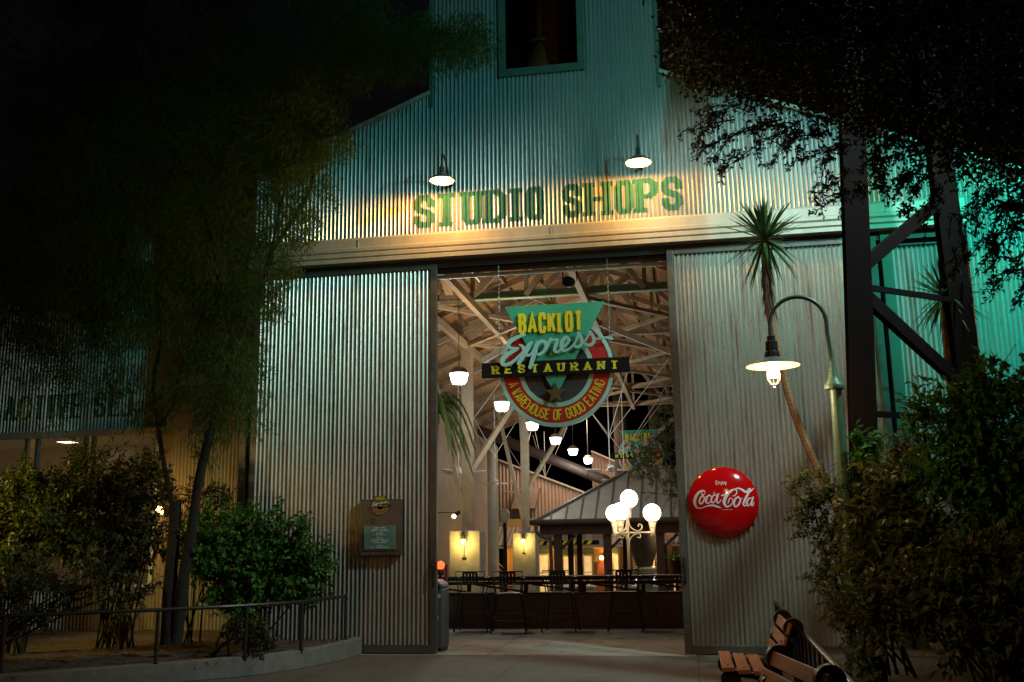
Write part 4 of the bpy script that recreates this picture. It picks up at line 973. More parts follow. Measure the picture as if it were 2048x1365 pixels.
# stacks, tank, pipe
for px, lb_ in ((1241, 'left of the two brown corrugated stacks behind the hall'), (1312, 'right of the two brown corrugated stacks behind the hall')):
    q = at(px, 850, 29); s_ = MB(); n = 48
    for z in (-1.1, 11):
        for j in range(n): a = 2*PI*j/n; rr = .30+.012*math.cos(a*24); s_.v.append((q.x+rr*math.cos(a), 29+rr*math.sin(a), z))
    s_.f = [(j, (j+1) % n, n+(j+1) % n, n+j) for j in range(n)]
    tag(s_.build('smoke_stack', m_corr_brown, None), lb_, 'stack', 'brown stacks')
q = at(963, 960, 26)
tk = MB().lathe([(.50, -1.1), (.50, 5.6), (.42, 5.7), (.02, 5.85)], (q.x, 27, 0), 32); tko = tk.build('storage_tank', M('tank_grey', (.20, .22, .19), .6, .2, (.15, .165, .145), 2), None, smooth=True); tag(tko, 'tall grey cylindrical tank between the two steel columns', 'tank')
MB().ring((q.x, 0, 0), 0, 0, 0, 0, 3) if False else None
a = at(960, 862, 24); b_ = at(1212, 962, 24); d = (b_-a).normalized()
pp = thing('big_pipe', 'fat brown pipe running down across the dark sky behind the fans', 'pipe', tuple(b_))
MB().tube([tuple(a-d*4), tuple(b_-d*.3)]+[tuple(v) for v in spline([tuple(b_-d*.3), tuple(b_), tuple(b_+Vector((.22, 0, -.35))), tuple(b_+Vector((.28, 0, -.8)))], 4)[1:]], .20, 16).build('pipe_run', m_duct, pp, smooth=True)
fl = MB()
for t_ in (1.2, 3.0, 4.6): p0 = a+d*t_; fl.tube([tuple(p0), tuple(p0+d*.05)], .235, 16)
fl.build('flange', m_duct, pp, smooth=True)
MB().lathe([(.22, .3), (.45, -.45), (.47, -.5)], tuple(b_+Vector((.28, 0, -.9))), 18).build('cone', m_duct, pp, smooth=True)
lamp('far_wall_fill', 'AREA', (-5, 27.6, 6.9), (1, .70, .50), 240, 2.5, (-5.5, 30, 3.2))  # added area light hidden under the roof end for the far walls
lamp('far_wall_fill', 'AREA', (-1.5, 31.5, 7.5), (1, .70, .50), 150, 2.5, (-1.5, 34, 4))  # added hidden area light for the tall shed wall
# inner left wall, red post, spot
iw = MB().corr_line((-7.2, 7.0, 0), (-8.4, 27, 0), -1.1, 6.6, .012, .10, 6).build('side_partition', m_corr_peach, None, smooth=True, ang=60); tag(iw, 'cream corrugated partition along the left side of the hall', 'wall')
rp_ = MB().box((-4.15, 4.1, 0), (-4.10, 4.16, 1.2)).build('red_post', M('post_red', (.25, .03, .02), .5), None)
rp_.location.x = at(893, 1160, 4.13).x+4.12; tag(rp_, 'thin dark red post standing behind the litter bin', 'post')
q = at(908, 1033, 11.5)
sl_ = thing('flood_lamp', 'small glowing floodlight on the cream partition left of the piers', 'lamp', tuple(q))
MB().ball(tuple(q), .055, 12, 8).build('lens', m_bulb, sl_, smooth=True)
MB().tube([(q.x+.02, q.y+.02, q.z+.02), (q.x+.12, q.y+.12, q.z+.12)], .05, 10).tube([(q.x+.1, q.y+.1, q.z+.1), (q.x-.9, q.y+.3, q.z+.12)], .012, 6).build('housing', m_iron, sl_, smooth=True)
# lantern post
q = at(1010, 1060, 20.5)
lp = thing('lantern_post', 'dark post with an unlit cream acorn lantern between the piers', 'lamp', (q.x, 20.5, -1.1))
MB().lathe([(.11, 0), (.11, .3), (.075, .5), (.065, 3.55), (.12, 3.62), (.12, 3.68)], (q.x, 20.5, -1.1+.05), 12).build('post', m_iron, lp, smooth=True)
zb = 2.32-.05
MB().lathe([(.09, 0), (.17, .12), (.18, .33), (.09, .48), (.03, .52), (.02, .60)], (q.x, 20.5, zb+.32-.32), 12).build('lantern', M('lantern_glass', (.55, .50, .38), .4), lp, smooth=True)
# counters and clutter of the lower floor
cl = [(1045, 1180, 24, .9, M('tray_white', (.6, .58, .52), .5), 'pale serving stand with a red top seen under the bar ledge', 'serving stand'), (1150, 1184, 22, 1.4, m_steelc, 'cream condiment counter seen between the bar stools', 'counter'), (1290, 1180, 24, 1.5, m_groof, 'pale metal drinks counter under the pavilion', 'counter')]
for px, py, Y, wd, mt, lb_, ct in cl:
    q = at(px, py, Y); z = at(px, 1168, Y).z
    t = thing('serving_counter', lb_, ct, (q.x, Y, -1.1))
    MB().box((q.x-wd/2, Y-.3, -1.1), (q.x+wd/2, Y+.3, z-.12)).build('cabinet', mt, t, bevel=.02)
    MB().box((q.x-wd/2-.04, Y-.34, z-.118), (q.x+wd/2+.04, Y+.34, z-.06)).build('counter_top', m_red if px == 1045 else m_shadein, t, bevel=.01)
    it = MB(); r_ = random.Random(px)
    for j in range(5): x = q.x-wd/2+.15+j*(wd-.25)/4; h = r_.uniform(.1, .24); it.lathe([(.05, 0), (.055, h*.7), (.03, h)], (x, Y+r_.uniform(-.15, .15), z-.058), 10)
    it.build('dispenser', m_shadein, t, smooth=True)
    lamp('counter_light', 'POINT', (q.x, Y-.8, z+1.1), (1, .85, .62), 9, .1)
q = at(1288, 1162, 25)
ck = thing('drinks_cooler', 'bright white lit drinks cooler behind the right bar stool', 'cooler', (q.x, 26, -1.1))
MB().box((q.x-.4, 26, -1.1), (q.x+.45, 26.6, .55)).build('cabinet', m_shadein, ck, bevel=.02)
MB().box((q.x-.36, 25.985, -.6), (q.x+.41, 25.998, .35)).build('lit_front', M('cooler_glow', (.8, .85, .9), .3, emit=(.85, .95, 1), estr=1.3, col2=(.3, .3, .3), nscale=6), ck)

# ------------------------------------------------------------------ vegetation helpers
def rvec(r_): 
    while True:
        v = Vector((r_.uniform(-1, 1), r_.uniform(-1, 1), r_.uniform(-1, 1)))
        if .05 < v.length < 1: return v
def leaf(mb, p, d, nrm, L, W, fold=.25):
    d = d.normalized(); s_ = d.cross(nrm)
    if s_.length < 1e-3: s_ = d.cross(Vector((.3, .9, .2)))
    s_.normalize(); n = s_.cross(d); k = len(mb.v)
    m = p+d*(L*.45)
    mb.v += [tuple(p), tuple(m+s_*(W/2)+n*(W*fold)), tuple(p+d*L-n*(L*.12)), tuple(m-s_*(W/2)+n*(W*fold)), tuple(m)]
    mb.f += [(k, k+1, k+4), (k+1, k+2, k+4), (k+2, k+3, k+4), (k+3, k, k+4)]
def leaf2(mb, p, d, nrm, L, W):
    d = d.normalized(); s_ = d.cross(nrm)
    if s_.length < 1e-3: s_ = d.cross(Vector((.3, .9, .2)))
    s_.normalize(); k = len(mb.v); m = p+d*(L*.5)
    mb.v += [tuple(p), tuple(m+s_*(W/2)), tuple(p+d*L), tuple(m-s_*(W/2))]; mb.f.append((k, k+1, k+2, k+3))
def shrub(name, base, blobs, nl, L, W, mat, label, stems=10, seed=1, group=None, flower=0, flow=0.0, cat='shrub'):
    r_ = random.Random(seed); t = thing(name, label, cat, base, group)
    fo = MB(); st = MB(); tot = sum(b[3]*b[3] for b in blobs); tips = []
    for (x, y, z, r) in blobs:
        c = Vector((x, y, z)); ncl = max(4, int(nl*(r*r/tot)/14)); nsh = max(2, int(r*14))
        for i in range(ncl):
            v = rvec(r_).normalized(); rr = r*(.45+.6*r_.random()**.6)*(1+.22*math.sin(v.x*7+seed)+.15*math.sin(v.z*9+v.y*5))
            p = c+Vector((v.x*rr, v.y*rr*.9, v.z*rr*.9)); ax = (v+Vector((0, 0, .35))+rvec(r_)*.6).normalized(); tips.append(p)
            tw = L*r_.uniform(2, 4.5)
            st.tube([tuple(p-ax*tw*1.2), tuple(p+ax*tw*.5)], [.004, .002], 3, False)
            for j in range(14):
                q = p+ax*(tw*(j/14-.5))+rvec(r_)*L*.35
                dd = (ax*.5+rvec(r_)+Vector((0, 0, -.25))).normalized(); leaf(fo, q, dd, (Vector((0, 0, 1))+rvec(r_)*.8+v*.5).normalized(), L*r_.uniform(.6, 1.25), W*r_.uniform(.6, 1.2))
        for i in range(nsh):      # long upright shoots that break the outline
            v = rvec(r_).normalized(); v.z = abs(v.z)*.8; a0 = c+v*r*.6; a1 = c+v*r*r_.uniform(1.05, 1.55)+Vector((0, 0, r*.25*r_.random())); st.tube([tuple(a0), tuple(a1)], [.005, .002], 4, False)
            for j in range(13):
                leaf(fo, a0.lerp(a1, .25+.75*j/13), ((a1-a0).normalized()*.6+rvec(r_)*.9), Vector((0, 0, 1))+rvec(r_)*.6, L*r_.uniform(.6, 1.15), W*r_.uniform(.6, 1.1))
    b0 = Vector(base)
    for i in range(stems):
        tp = tips[r_.randrange(len(tips))]; s0 = b0+Vector((r_.uniform(-.25, .25), r_.uniform(-.2, .2), 0)); m_ = (s0+tp)/2+Vector((r_.uniform(-.15, .15), r_.uniform(-.15, .15), .15))
        st.tube(spline([tuple(s0), tuple(m_), tuple(tp)], 3), [.016, .015, .013, .011, .008, .006, .004], 5)
    fo.build('foliage', mat, t); st.build('stem', m_bark, t)
    if flower:
        fl_ = MB()
        for i in range(flower):
            p = tips[r_.randrange(len(tips))]+rvec(r_)*.05
            for j in range(5): leaf2(fl_, p, rvec(r_), Vector((0, 0, 1)), .035, .025)
        fl_.build('flower', m_flower, t)
    return t
def P(px, py, Y): return tuple(at(px, py, Y))
def blobs(lst): return [(*at(px, py, Y), r) for px, py, Y, r in lst]

# left planting
shrub('broadleaf_shrub', (-5.9, -1.5, .22), blobs([(430, 1075, -1.6, .42), (500, 1060, -1.4, .40), (560, 1090, -1.3, .42), (610, 1120, -1.3, .30), (645, 1135, -1.3, .17), (460, 1140, -1.7, .45), (540, 1160, -1.4, .42), (610, 1175, -1.3, .25), (400, 1110, -1.9, .35), (480, 1210, -1.7, .30)]), 11000, 0.085, 0.06, m_lf_green, 'dense bright green broadleaf shrub against the left sliding door', 14, 3, 'shrubs in the left bed')
shrub('leafy_shrub', (-9.2, -2.2, .22), blobs([(40, 1010, -2.5, .45), (90, 1050, -2.6, .40), (20, 1080, -2.6, .45), (130, 1000, -2.3, .30), (60, 960, -2.4, .25), (150, 1080, -2.4, .35)]), 6500, 0.1, 0.055, m_lf_olive, 'yellow green shrub with long leaves at the left edge', 16, 4, 'shrubs in the left bed', 26)
shrub('leafy_shrub', (-8.1, -1.4, .22), blobs([(200, 960, -1.4, .42), (270, 980, -1.2, .45), (170, 930, -1.2, .30), (300, 940, -1.0, .30), (230, 1040, -1.6, .45), (300, 1070, -1.3, .35), (240, 1120, -1.6, .35)]), 7500, 0.085, 0.05, m_lf_mid, 'tall dark shrub with small orange flowers under the shop window', 18, 5, 'shrubs in the left bed', 30)
shrub('leafy_shrub', (-9.0, -3.2, .22), blobs([(60, 1160, -3.2, .38), (0, 1190, -3.3, .35), (130, 1170, -3.0, .30), (210, 1160, -2.9, .25), (280, 1180, -2.6, .22), (240, 1215, -2.9, .16), (80, 1230, -3.3, .18)]), 2600, .07, .04, m_lf_mid, 'low dark shrub behind the railing at the left edge', 14, 6, 'shrubs in the left bed')
shrub('low_shrub', (-5.9, -2.3, .22), blobs([(505, 1265, -2.3, .18), (470, 1250, -2.2, .13), (530, 1285, -2.4, .12)]), 1100, .05, .035, m_lf_mid, 'small low shrub at the foot of the bright green shrub', 6, 7, 'shrubs in the left bed')
shrub('leafy_shrub', (-7.4, -.6, .22), blobs([(400, 985, -.5, .24), (445, 1000, -.4, .22), (390, 1040, -.6, .25), (340, 990, -.4, .22)]), 1700, .06, .035, m_lf_mid, 'thin shrub between the forked tree and the wing wall', 8, 8, 'shrubs in the left bed')
def tuft(loc, h, n, label, seed):
    r_ = random.Random(seed); b = MB(); c = Vector(loc)
    for i in range(n):
        a = r_.uniform(0, 2*PI); tl = r_.uniform(.2, 1.0); L = h*r_.uniform(.6, 1.1); d = Vector((math.cos(a), math.sin(a), 0)); w_ = .006; s_ = Vector((-d.y, d.x, 0))*w_
        pts = [c+d*.03, c+d*(L*.25*tl)+Vector((0, 0, L*.6)), c+d*(L*.6*tl)+Vector((0, 0, L*.85)), c+d*(L*.95*tl)+Vector((0, 0, L*(.9-.55*tl)))]
        k = len(b.v)
        for j, p in enumerate(pts): q = s_*(1-j*.3); b.v += [tuple(p+q), tuple(p-q)]
        for j in range(3): b.f.append((k+2*j, k+2*j+1, k+2*j+3, k+2*j+2))
    return tag(b.build('grass_tuft', m_grass), label, 'grass')
tuft(atz(240, 1300, .22), .5, 260, 'dry ornamental grass tuft behind the left railing', 2)

def feather_tree():
    r_ = random.Random(11)
    Y = -2.3; t = thing('feathery_tree', 'tall feathery leaved tree with a forked leaning trunk on the left', 'tree', (-6.75, Y, .2))
    def A(px, py, y=Y): return at(px, py, y)
    tr = MB()
    tr.tube(spline([tuple(A(338, 1290)), tuple(A(340, 1180)), tuple(A(347, 1080)), tuple(A(352, 1003))], 4), [.12, .105, .10, .095, .09, .085, .08, .08, .078, .076, .075, .075, .07], 12)
    tr.tube(spline([tuple(A(345, 1010)), tuple(A(328, 930)), tuple(A(315, 840)), tuple(A(308, 760)), tuple(A(322, 660)), tuple(A(300, 520))], 4), [.036]*5+[.032]*5+[.028]*5+[.02]*5+[.014], 8)
    tr.tube(spline([tuple(A(316, 860)), tuple(A(345, 810)), tuple(A(362, 740)), tuple(A(400, 640))], 4), .02, 6)
    tr.tube(spline([tuple(A(350, 1290)), tuple(A(368, 1150)), tuple(A(380, 1080)), tuple(A(400, 950)), tuple(A(428, 840)), tuple(A(445, 780)), tuple(A(490, 650)), tuple(A(530, 560)), tuple(A(560, 420)), tuple(A(600, 250))], 3), [.09]*3+[.075]*4+[.062]*6+[.05]*5+[.035]*5+[.02]*5, 10)
    tr.tube(spline([tuple(A(470, 700)), tuple(A(440, 560)), tuple(A(400, 400)), tuple(A(300, 200)), tuple(A(250, 0))], 4), [.05]*6+[.04]*6+[.03]*5, 8)
    tr.tube(spline([tuple(A(545, 500)), tuple(A(620, 380)), tuple(A(640, 260)), tuple(A(740, 120)), tuple(A(900, 60))], 4), [.03]*10+[.015]*7, 6)
    tr.build('trunk', m_bark, t, smooth=True)
    fo = MB()
    def spray(c, size, nb):
        ax = (rvec(r_)+Vector((0, 0, -.5))).normalized()
        for j in range(nb):
            p = c+rvec(r_)*size; d = (ax*1.0+rvec(r_)*.8+Vector((0, 0, -.25))); leaf2(fo, p, d, rvec(r_), r_.uniform(.07, .17), .012)
    # dense crown, (px, py, radius px, count)
    for (px, py, rp, cnt) in ((110, 90, 230, 130), (330, 90, 230, 130), (540, 90, 200, 110), (700, 70, 110, 60), (90, 300, 210, 110), (300, 300, 200, 110), (470, 280, 160, 90), (590, 190, 100, 42), (600, 300, 50, 6), (120, 500, 170, 130), (300, 480, 150, 90), (60, 600, 120, 50), (200, 600, 120, 40), (420, 430, 120, 50), (760, 110, 70, 30), (850, 90, 60, 34), (930, 85, 50, 26)):
        for i in range(int(cnt*1.7)):
            a = r_.uniform(0, 2*PI); q = rp*math.sqrt(r_.random()); y = Y+r_.uniform(-1.6, 1.3); spray(at(px+q*math.cos(a), py+q*math.sin(a)*.8, y), .24, 58)
    for (px, py, rp, cnt) in ((540, 340, 60, 12), (620, 350, 45, 7), (560, 430, 60, 12), (500, 490, 50, 12), (440, 560, 55, 14), (510, 570, 50, 14), (530, 620, 35, 8), (400, 650, 60, 10), (440, 690, 50, 10), (480, 760, 60, 14), (420, 790, 60, 12), (350, 780, 50, 8), (300, 830, 40, 6), (480, 830, 50, 10), (250, 640, 90, 14), (150, 700, 90, 10), (330, 580, 70, 14), (200, 560, 90, 16), (680, 300, 30, 4), (410, 880, 50, 7), (500, 700, 30, 5), (560, 330, 40, 12), (640, 300, 30, 8), (620, 400, 45, 8), (590, 470, 40, 8), (560, 540, 35, 7), (660, 260, 40, 8), (100, 780, 80, 6), (60, 700, 70, 8), (480, 600, 45, 10), (240, 560, 60, 12), (240, 650, 60, 12), (245, 760, 50, 8), (390, 720, 60, 10), (100, 660, 90, 10)):
        for i in range(int(cnt*3.2)):
            a = r_.uniform(0, 2*PI); q = rp*math.sqrt(r_.random()); y = Y+r_.uniform(-.7, .7); spray(at(px+q*math.cos(a), py+q*math.sin(a), y), .16, 34)
    fo.build('crown', m_lf_feather, t)
feather_tree()

def right_tree():
    r_ = random.Random(21); Y = -8.2
    t = thing('small_leaved_tree', 'dark small leaved tree hanging over the right side of the gable', 'tree', (4.6, -7.6, 0))
    tr = MB().tube([(4.6, -7.6, 0), (4.5, -7.7, 2.2), (4.1, -7.9, 3.8), (3.3, -8.1, 5.0), (2.2, -8.2, 6.0)], [.2, .16, .13, .09, .05], 10)
    fo = MB()
    def twig(p0, p1, n, L=.034, sp=.03):
        p0 = Vector(p0); p1 = Vector(p1); d = (p1-p0)
        m_ = (p0+p1)/2+rvec(r_)*.06+Vector((0, 0, .05)); pts = spline([tuple(p0), tuple(m_), tuple(p1)], 4)
        tr.tube([tuple(p) for p in pts], [.006, .0055, .005, .0045, .004, .0035, .003, .0025, .002], 4, False)
        for i in range(n):
            u = r_.random()*(len(pts)-1.001); k = int(u); p = pts[k].lerp(pts[k+1], u-k)+rvec(r_)*sp
            leaf2(fo, p, rvec(r_)+d.normalized()*.6, rvec(r_), L*r_.uniform(.6, 1.3), L*.42)
    # hanging sprays seen against the lit wall
    S = [((1470, 210), (1378, 262), 90), ((1500, 225), (1380, 225), 60), ((1530, 250), (1385, 300), 110), ((1560, 240), (1412, 332), 120), ((1590, 250), (1440, 345), 130), ((1470, 240), (1390, 290), 70), ((1600, 260), (1540, 335), 130), ((1640, 270), (1570, 300), 120), ((1600, 250), (1500, 270), 100),
         ((1700, 290), (1600, 320), 120), ((1690, 310), (1640, 330), 70), ((1700, 340), (1630, 395), 100), ((1690, 380), (1625, 425), 80), ((1790, 280), (1740, 330), 130), ((1800, 310), (1750, 380), 150), ((1830, 340), (1790, 400), 170), ((1850, 350), (1810, 430), 170), ((1880, 370), (1845, 455), 130), ((1760, 300), (1720, 400), 120),
         ((2000, 380), (1950, 470), 170), ((2030, 400), (1985, 540), 170), ((2048, 440), (1930, 520), 150), ((2060, 480), (1975, 600), 150), ((2060, 380), (2020, 480), 160), ((1960, 380), (1925, 470), 120), ((2080, 520), (2035, 610), 120), ((1930, 480), (1900, 560), 60), ((2048, 420), (2000, 420), 120)]
    for a, b, n in S:
        y = Y+r_.uniform(-.5, .5); A_, B_ = at(*a, y), at(*b, y+r_.uniform(-.2, .2)); twig(A_, B_, n)
        for k in range(5):
            u = r_.uniform(.1, .95); m_ = A_.lerp(B_, u); twig(m_, m_+Vector((r_.uniform(-.13, .06), r_.uniform(-.1, .1), r_.uniform(-.16, .03))), int(n*.22), sp=.014)
    # dense crown
    def lower(px):
        ks = [(1330, 150), (1400, 185), (1500, 225), (1600, 235), (1700, 290), (1790, 300), (1870, 365), (1960, 370), (2100, 420)]
        for (a, b), (c, d) in zip(ks[:-1], ks[1:]):
            if px <= c: return b+(d-b)*max(0, (px-a))/(c-a)
        return 420
    for i in range(1500):
        px = r_.uniform(1350, 2110); lo = lower(px)-28; py = lo-(lo+40)*r_.random()**1.1; y = Y+r_.uniform(-1.1, 1.0)
        c = at(px, py, y)
        for j in range(24): leaf2(fo, c+rvec(r_)*.16, rvec(r_), rvec(r_), r_.uniform(.03, .055), .02)
    # upper crown beyond the frame edge
    for i in range(250):
        c = at(r_.uniform(1350, 2200), r_.uniform(-250, 0), Y+r_.uniform(-1, 1))
        for j in range(20): leaf2(fo, c+rvec(r_)*.25, rvec(r_), rvec(r_), .06, .03)
    tr.build('trunk', m_bark, t, smooth=True); fo.build('crown', m_lf_dark, t)
right_tree()

def yucca(crown, base_pts, label, nl=80, L=.5, skirt=.85, seed=5, skl=60):
    r_ = random.Random(seed); c = Vector(crown); t = thing('yucca', label, 'plant', base_pts[-1], 'tall yuccas')
    MB().tube(spline([tuple(c)]+base_pts, 5), .05, 8).build('trunk', m_bark2, t, smooth=True)
    b = MB(); d_ = MB()
    def blade(mb, p, d, Ln, w_, droop):
        d = d.normalized(); s_ = d.cross(Vector((0, 0, 1)))
        if s_.length < .05: s_ = Vector((1, 0, 0))
        s_ = (s_.normalized()+rvec(r_)*.4).normalized(); k = len(mb.v)
        for j, (u, ww) in enumerate(((0, .7), (.35, 1), (.7, .7), (1, .05))):
            q = p+d*(Ln*u)+Vector((0, 0, -droop*u*u*Ln)); mb.v += [tuple(q+s_*(w_*ww/2)), tuple(q-s_*(w_*ww/2))]
        for j in range(3): mb.f.append((k+2*j, k+2*j+1, k+2*j+3, k+2*j+2))
    for i in range(nl):
        th = r_.uniform(0, 2*PI); el = R(r_.uniform(-50, 85)); d = Vector((math.cos(th)*math.cos(el), math.sin(th)*math.cos(el), math.sin(el)))
        blade(b, c+d*.03, d, L*r_.uniform(.75, 1.05), .036, .10 if el > 0 else .3)
    for i in range(skl):
        th = r_.uniform(0, 2*PI); z = r_.uniform(0, skirt*.6); d = Vector((math.cos(th)*.22, math.sin(th)*.22, -1))
        blade(d_, c+Vector((0, 0, -z-.05))+d*.02, d, .5*r_.uniform(.7, 1.0), .026, .0)
    b.build('leaf_rosette', m_lf_yucca, t); d_.build('dead_skirt', m_lf_dead, t)
    return t
yucca(at(1530, 480, -1.6), [P(1535, 600, -1.6), P(1560, 720, -1.7), P(1590, 830, -1.8), P(1640, 950, -1.9), P(1680, 1040, -2.0), (1.95, -2.1, .2)], 'tall yucca on a thin leaning trunk behind the arched street lamp', 150, .66, 1.1, 5, 170)
yucca(at(1888, 592, -1.3), [P(1895, 700, -1.3), P(1905, 800, -1.3), (3.6, -1.3, .2)], 'yucca behind the right leg of the steel tower', 110, .58, 1.0, 6, 120)
yucca(at(1755, 930, -1.2), [P(1756, 1000, -1.2), (2.9, -1.2, .2)], 'short young yucca behind the left tower leg', 46, .55, .3, 7, 12)

# right planting
G_ = 'shrubs in the right bed'
shrub('leafy_shrub', (2.0, -3.4, .18), blobs([(1650, 975, -3.6, .22), (1620, 1000, -3.7, .20), (1690, 1010, -3.6, .25), (1630, 1050, -3.7, .20), (1680, 1080, -3.6, .28), (1650, 1140, -3.7, .20), (1700, 1170, -3.5, .25), (1600, 960, -3.7, .12), (1700, 1250, -4.2, .20), (1680, 1200, -4.1, .18), (1715, 1310, -4.4, .18)]), 3400, .062, .036, m_lf_olive, 'thin olive shrub beside the red button sign', 14, 31, G_, 20)
shrub('leafy_shrub', (3.0, -4.3, .18), blobs([(1800, 960, -4.4, .28), (1760, 1020, -4.4, .28), (1830, 1030, -4.4, .35), (1780, 1110, -4.5, .35), (1850, 1120, -4.5, .38), (1730, 1100, -4.4, .22)]), 3000, 0.1, 0.06, m_lf_olive, 'dark broadleaf shrub in the middle of the right bed', 18, 32, G_)
shrub('leafy_shrub', (3.6, -4.8, .18), blobs([(1900, 860, -4.8, .26), (1860, 830, -4.8, .20), (1950, 800, -4.9, .28), (2010, 790, -5.0, .26), (1990, 760, -5.0, .16), (1950, 900, -4.9, .38), (2020, 880, -5.0, .36), (2040, 980, -5.0, .38), (1960, 1000, -4.9, .40), (1890, 950, -4.8, .25)]), 4300, 0.115, 0.055, m_lf_green, 'tall green shrub with long leaves at the right edge', 18, 33, G_)
shrub('leafy_shrub', (2.6, -5.4, .18), blobs([(1850, 1200, -5.4, .36), (1780, 1210, -5.3, .28), (1930, 1180, -5.5, .38), (2010, 1150, -5.6, .38), (1950, 1270, -5.7, .30), (2030, 1260, -5.8, .34), (1740, 1230, -5.2, .2)]), 3400, 0.1, 0.06, m_lf_mid, 'low dark shrub at the bottom right corner', 22, 34, G_)
shrub('leafy_shrub', (2.7, -3.2, .18), blobs([(1770, 960, -3.0, .2), (1810, 900, -3.2, .2), (1740, 980, -3.0, .15)]), 1300, .055, .03, m_lf_rust, 'small rusty leaved shrub in front of the young yucca', 8, 35, G_)
# climbing leaves on the tower leg
vn = shrub('climbing_vine', (1.75, -3.62, .18), blobs([(1718, 895, -3.7, .10), (1728, 940, -3.7, .11), (1716, 990, -3.7, .11), (1724, 1050, -3.7, .12)]), 90, .13, .09, m_lf_green, 'large leaved vine climbing the left tower leg', 3, 36, None, cat='vine')

# ------------------------------------------------------------------ steel tower legs
tw = thing('steel_tower', 'dark red steel tower on braced legs in front of the right wall', 'tower', (2.6, -2.4, 0))
def P3(px, py, Y): return at(px, py, Y)
L1t, L1b = P3(1700, 150, -2.9), P3(1727, 900, -3.3); L1b2 = L1b+(L1b-L1t)*((L1b.z-.0)/(L1t.z-L1b.z))
L2t, L2b = P3(1858, 150, -1.5), P3(1932, 734, -1.5); L2b2 = L2b+(L2b-L2t)*((L2b.z-.0)/(L2t.z-L2b.z))
def leg(a, b): 
    m_ = MB(); a = Vector(a); b = Vector(b)
    m_.bar(a, b, .025, .29, (1, 1, 0)); m_.bar(a+Vector((.0, .13, 0)), b+Vector((0, .13, 0)), .27, .02, (0, 1, 0)).bar(a+Vector((.0, -.13, 0)), b+Vector((0, -.13, 0)), .27, .02, (0, 1, 0))
    return m_
topz_ = 9.5
def ext(a, b, z): return a+(b-a)*((z-a.z)/(b.z-a.z))
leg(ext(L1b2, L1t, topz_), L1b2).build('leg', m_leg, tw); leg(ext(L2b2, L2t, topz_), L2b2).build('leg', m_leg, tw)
on1 = lambda z: ext(L1b2, L1t, z); on2 = lambda z: ext(L2b2, L2t, z)
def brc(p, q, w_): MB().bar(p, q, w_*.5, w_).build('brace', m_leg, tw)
z575 = P3(1725, 578, -3).z
z1 = P3(1735, 575, -3.05).z; z2 = P3(1862, 605, -1.5).z; brc(on1(z1), on2(z2), .07)
z1 = P3(1740, 828, -3.2).z; z2 = P3(1890, 842, -1.5).z; brc(on1(z1), on2(z2), .07)
z1 = P3(1728, 580, -3.1).z; z2 = P3(1905, 785, -1.5).z; brc(on1(z1), on2(z2), .17)
z1 = P3(1730, 545, -3.05).z; z2 = P3(1870, 395, -1.5).z; brc(on1(z1), on2(z2), .15)
leg(on1(topz_)+Vector((-.3, 2.6, 0)), L1b2+Vector((-.8, 2.0, 0)))if False else None

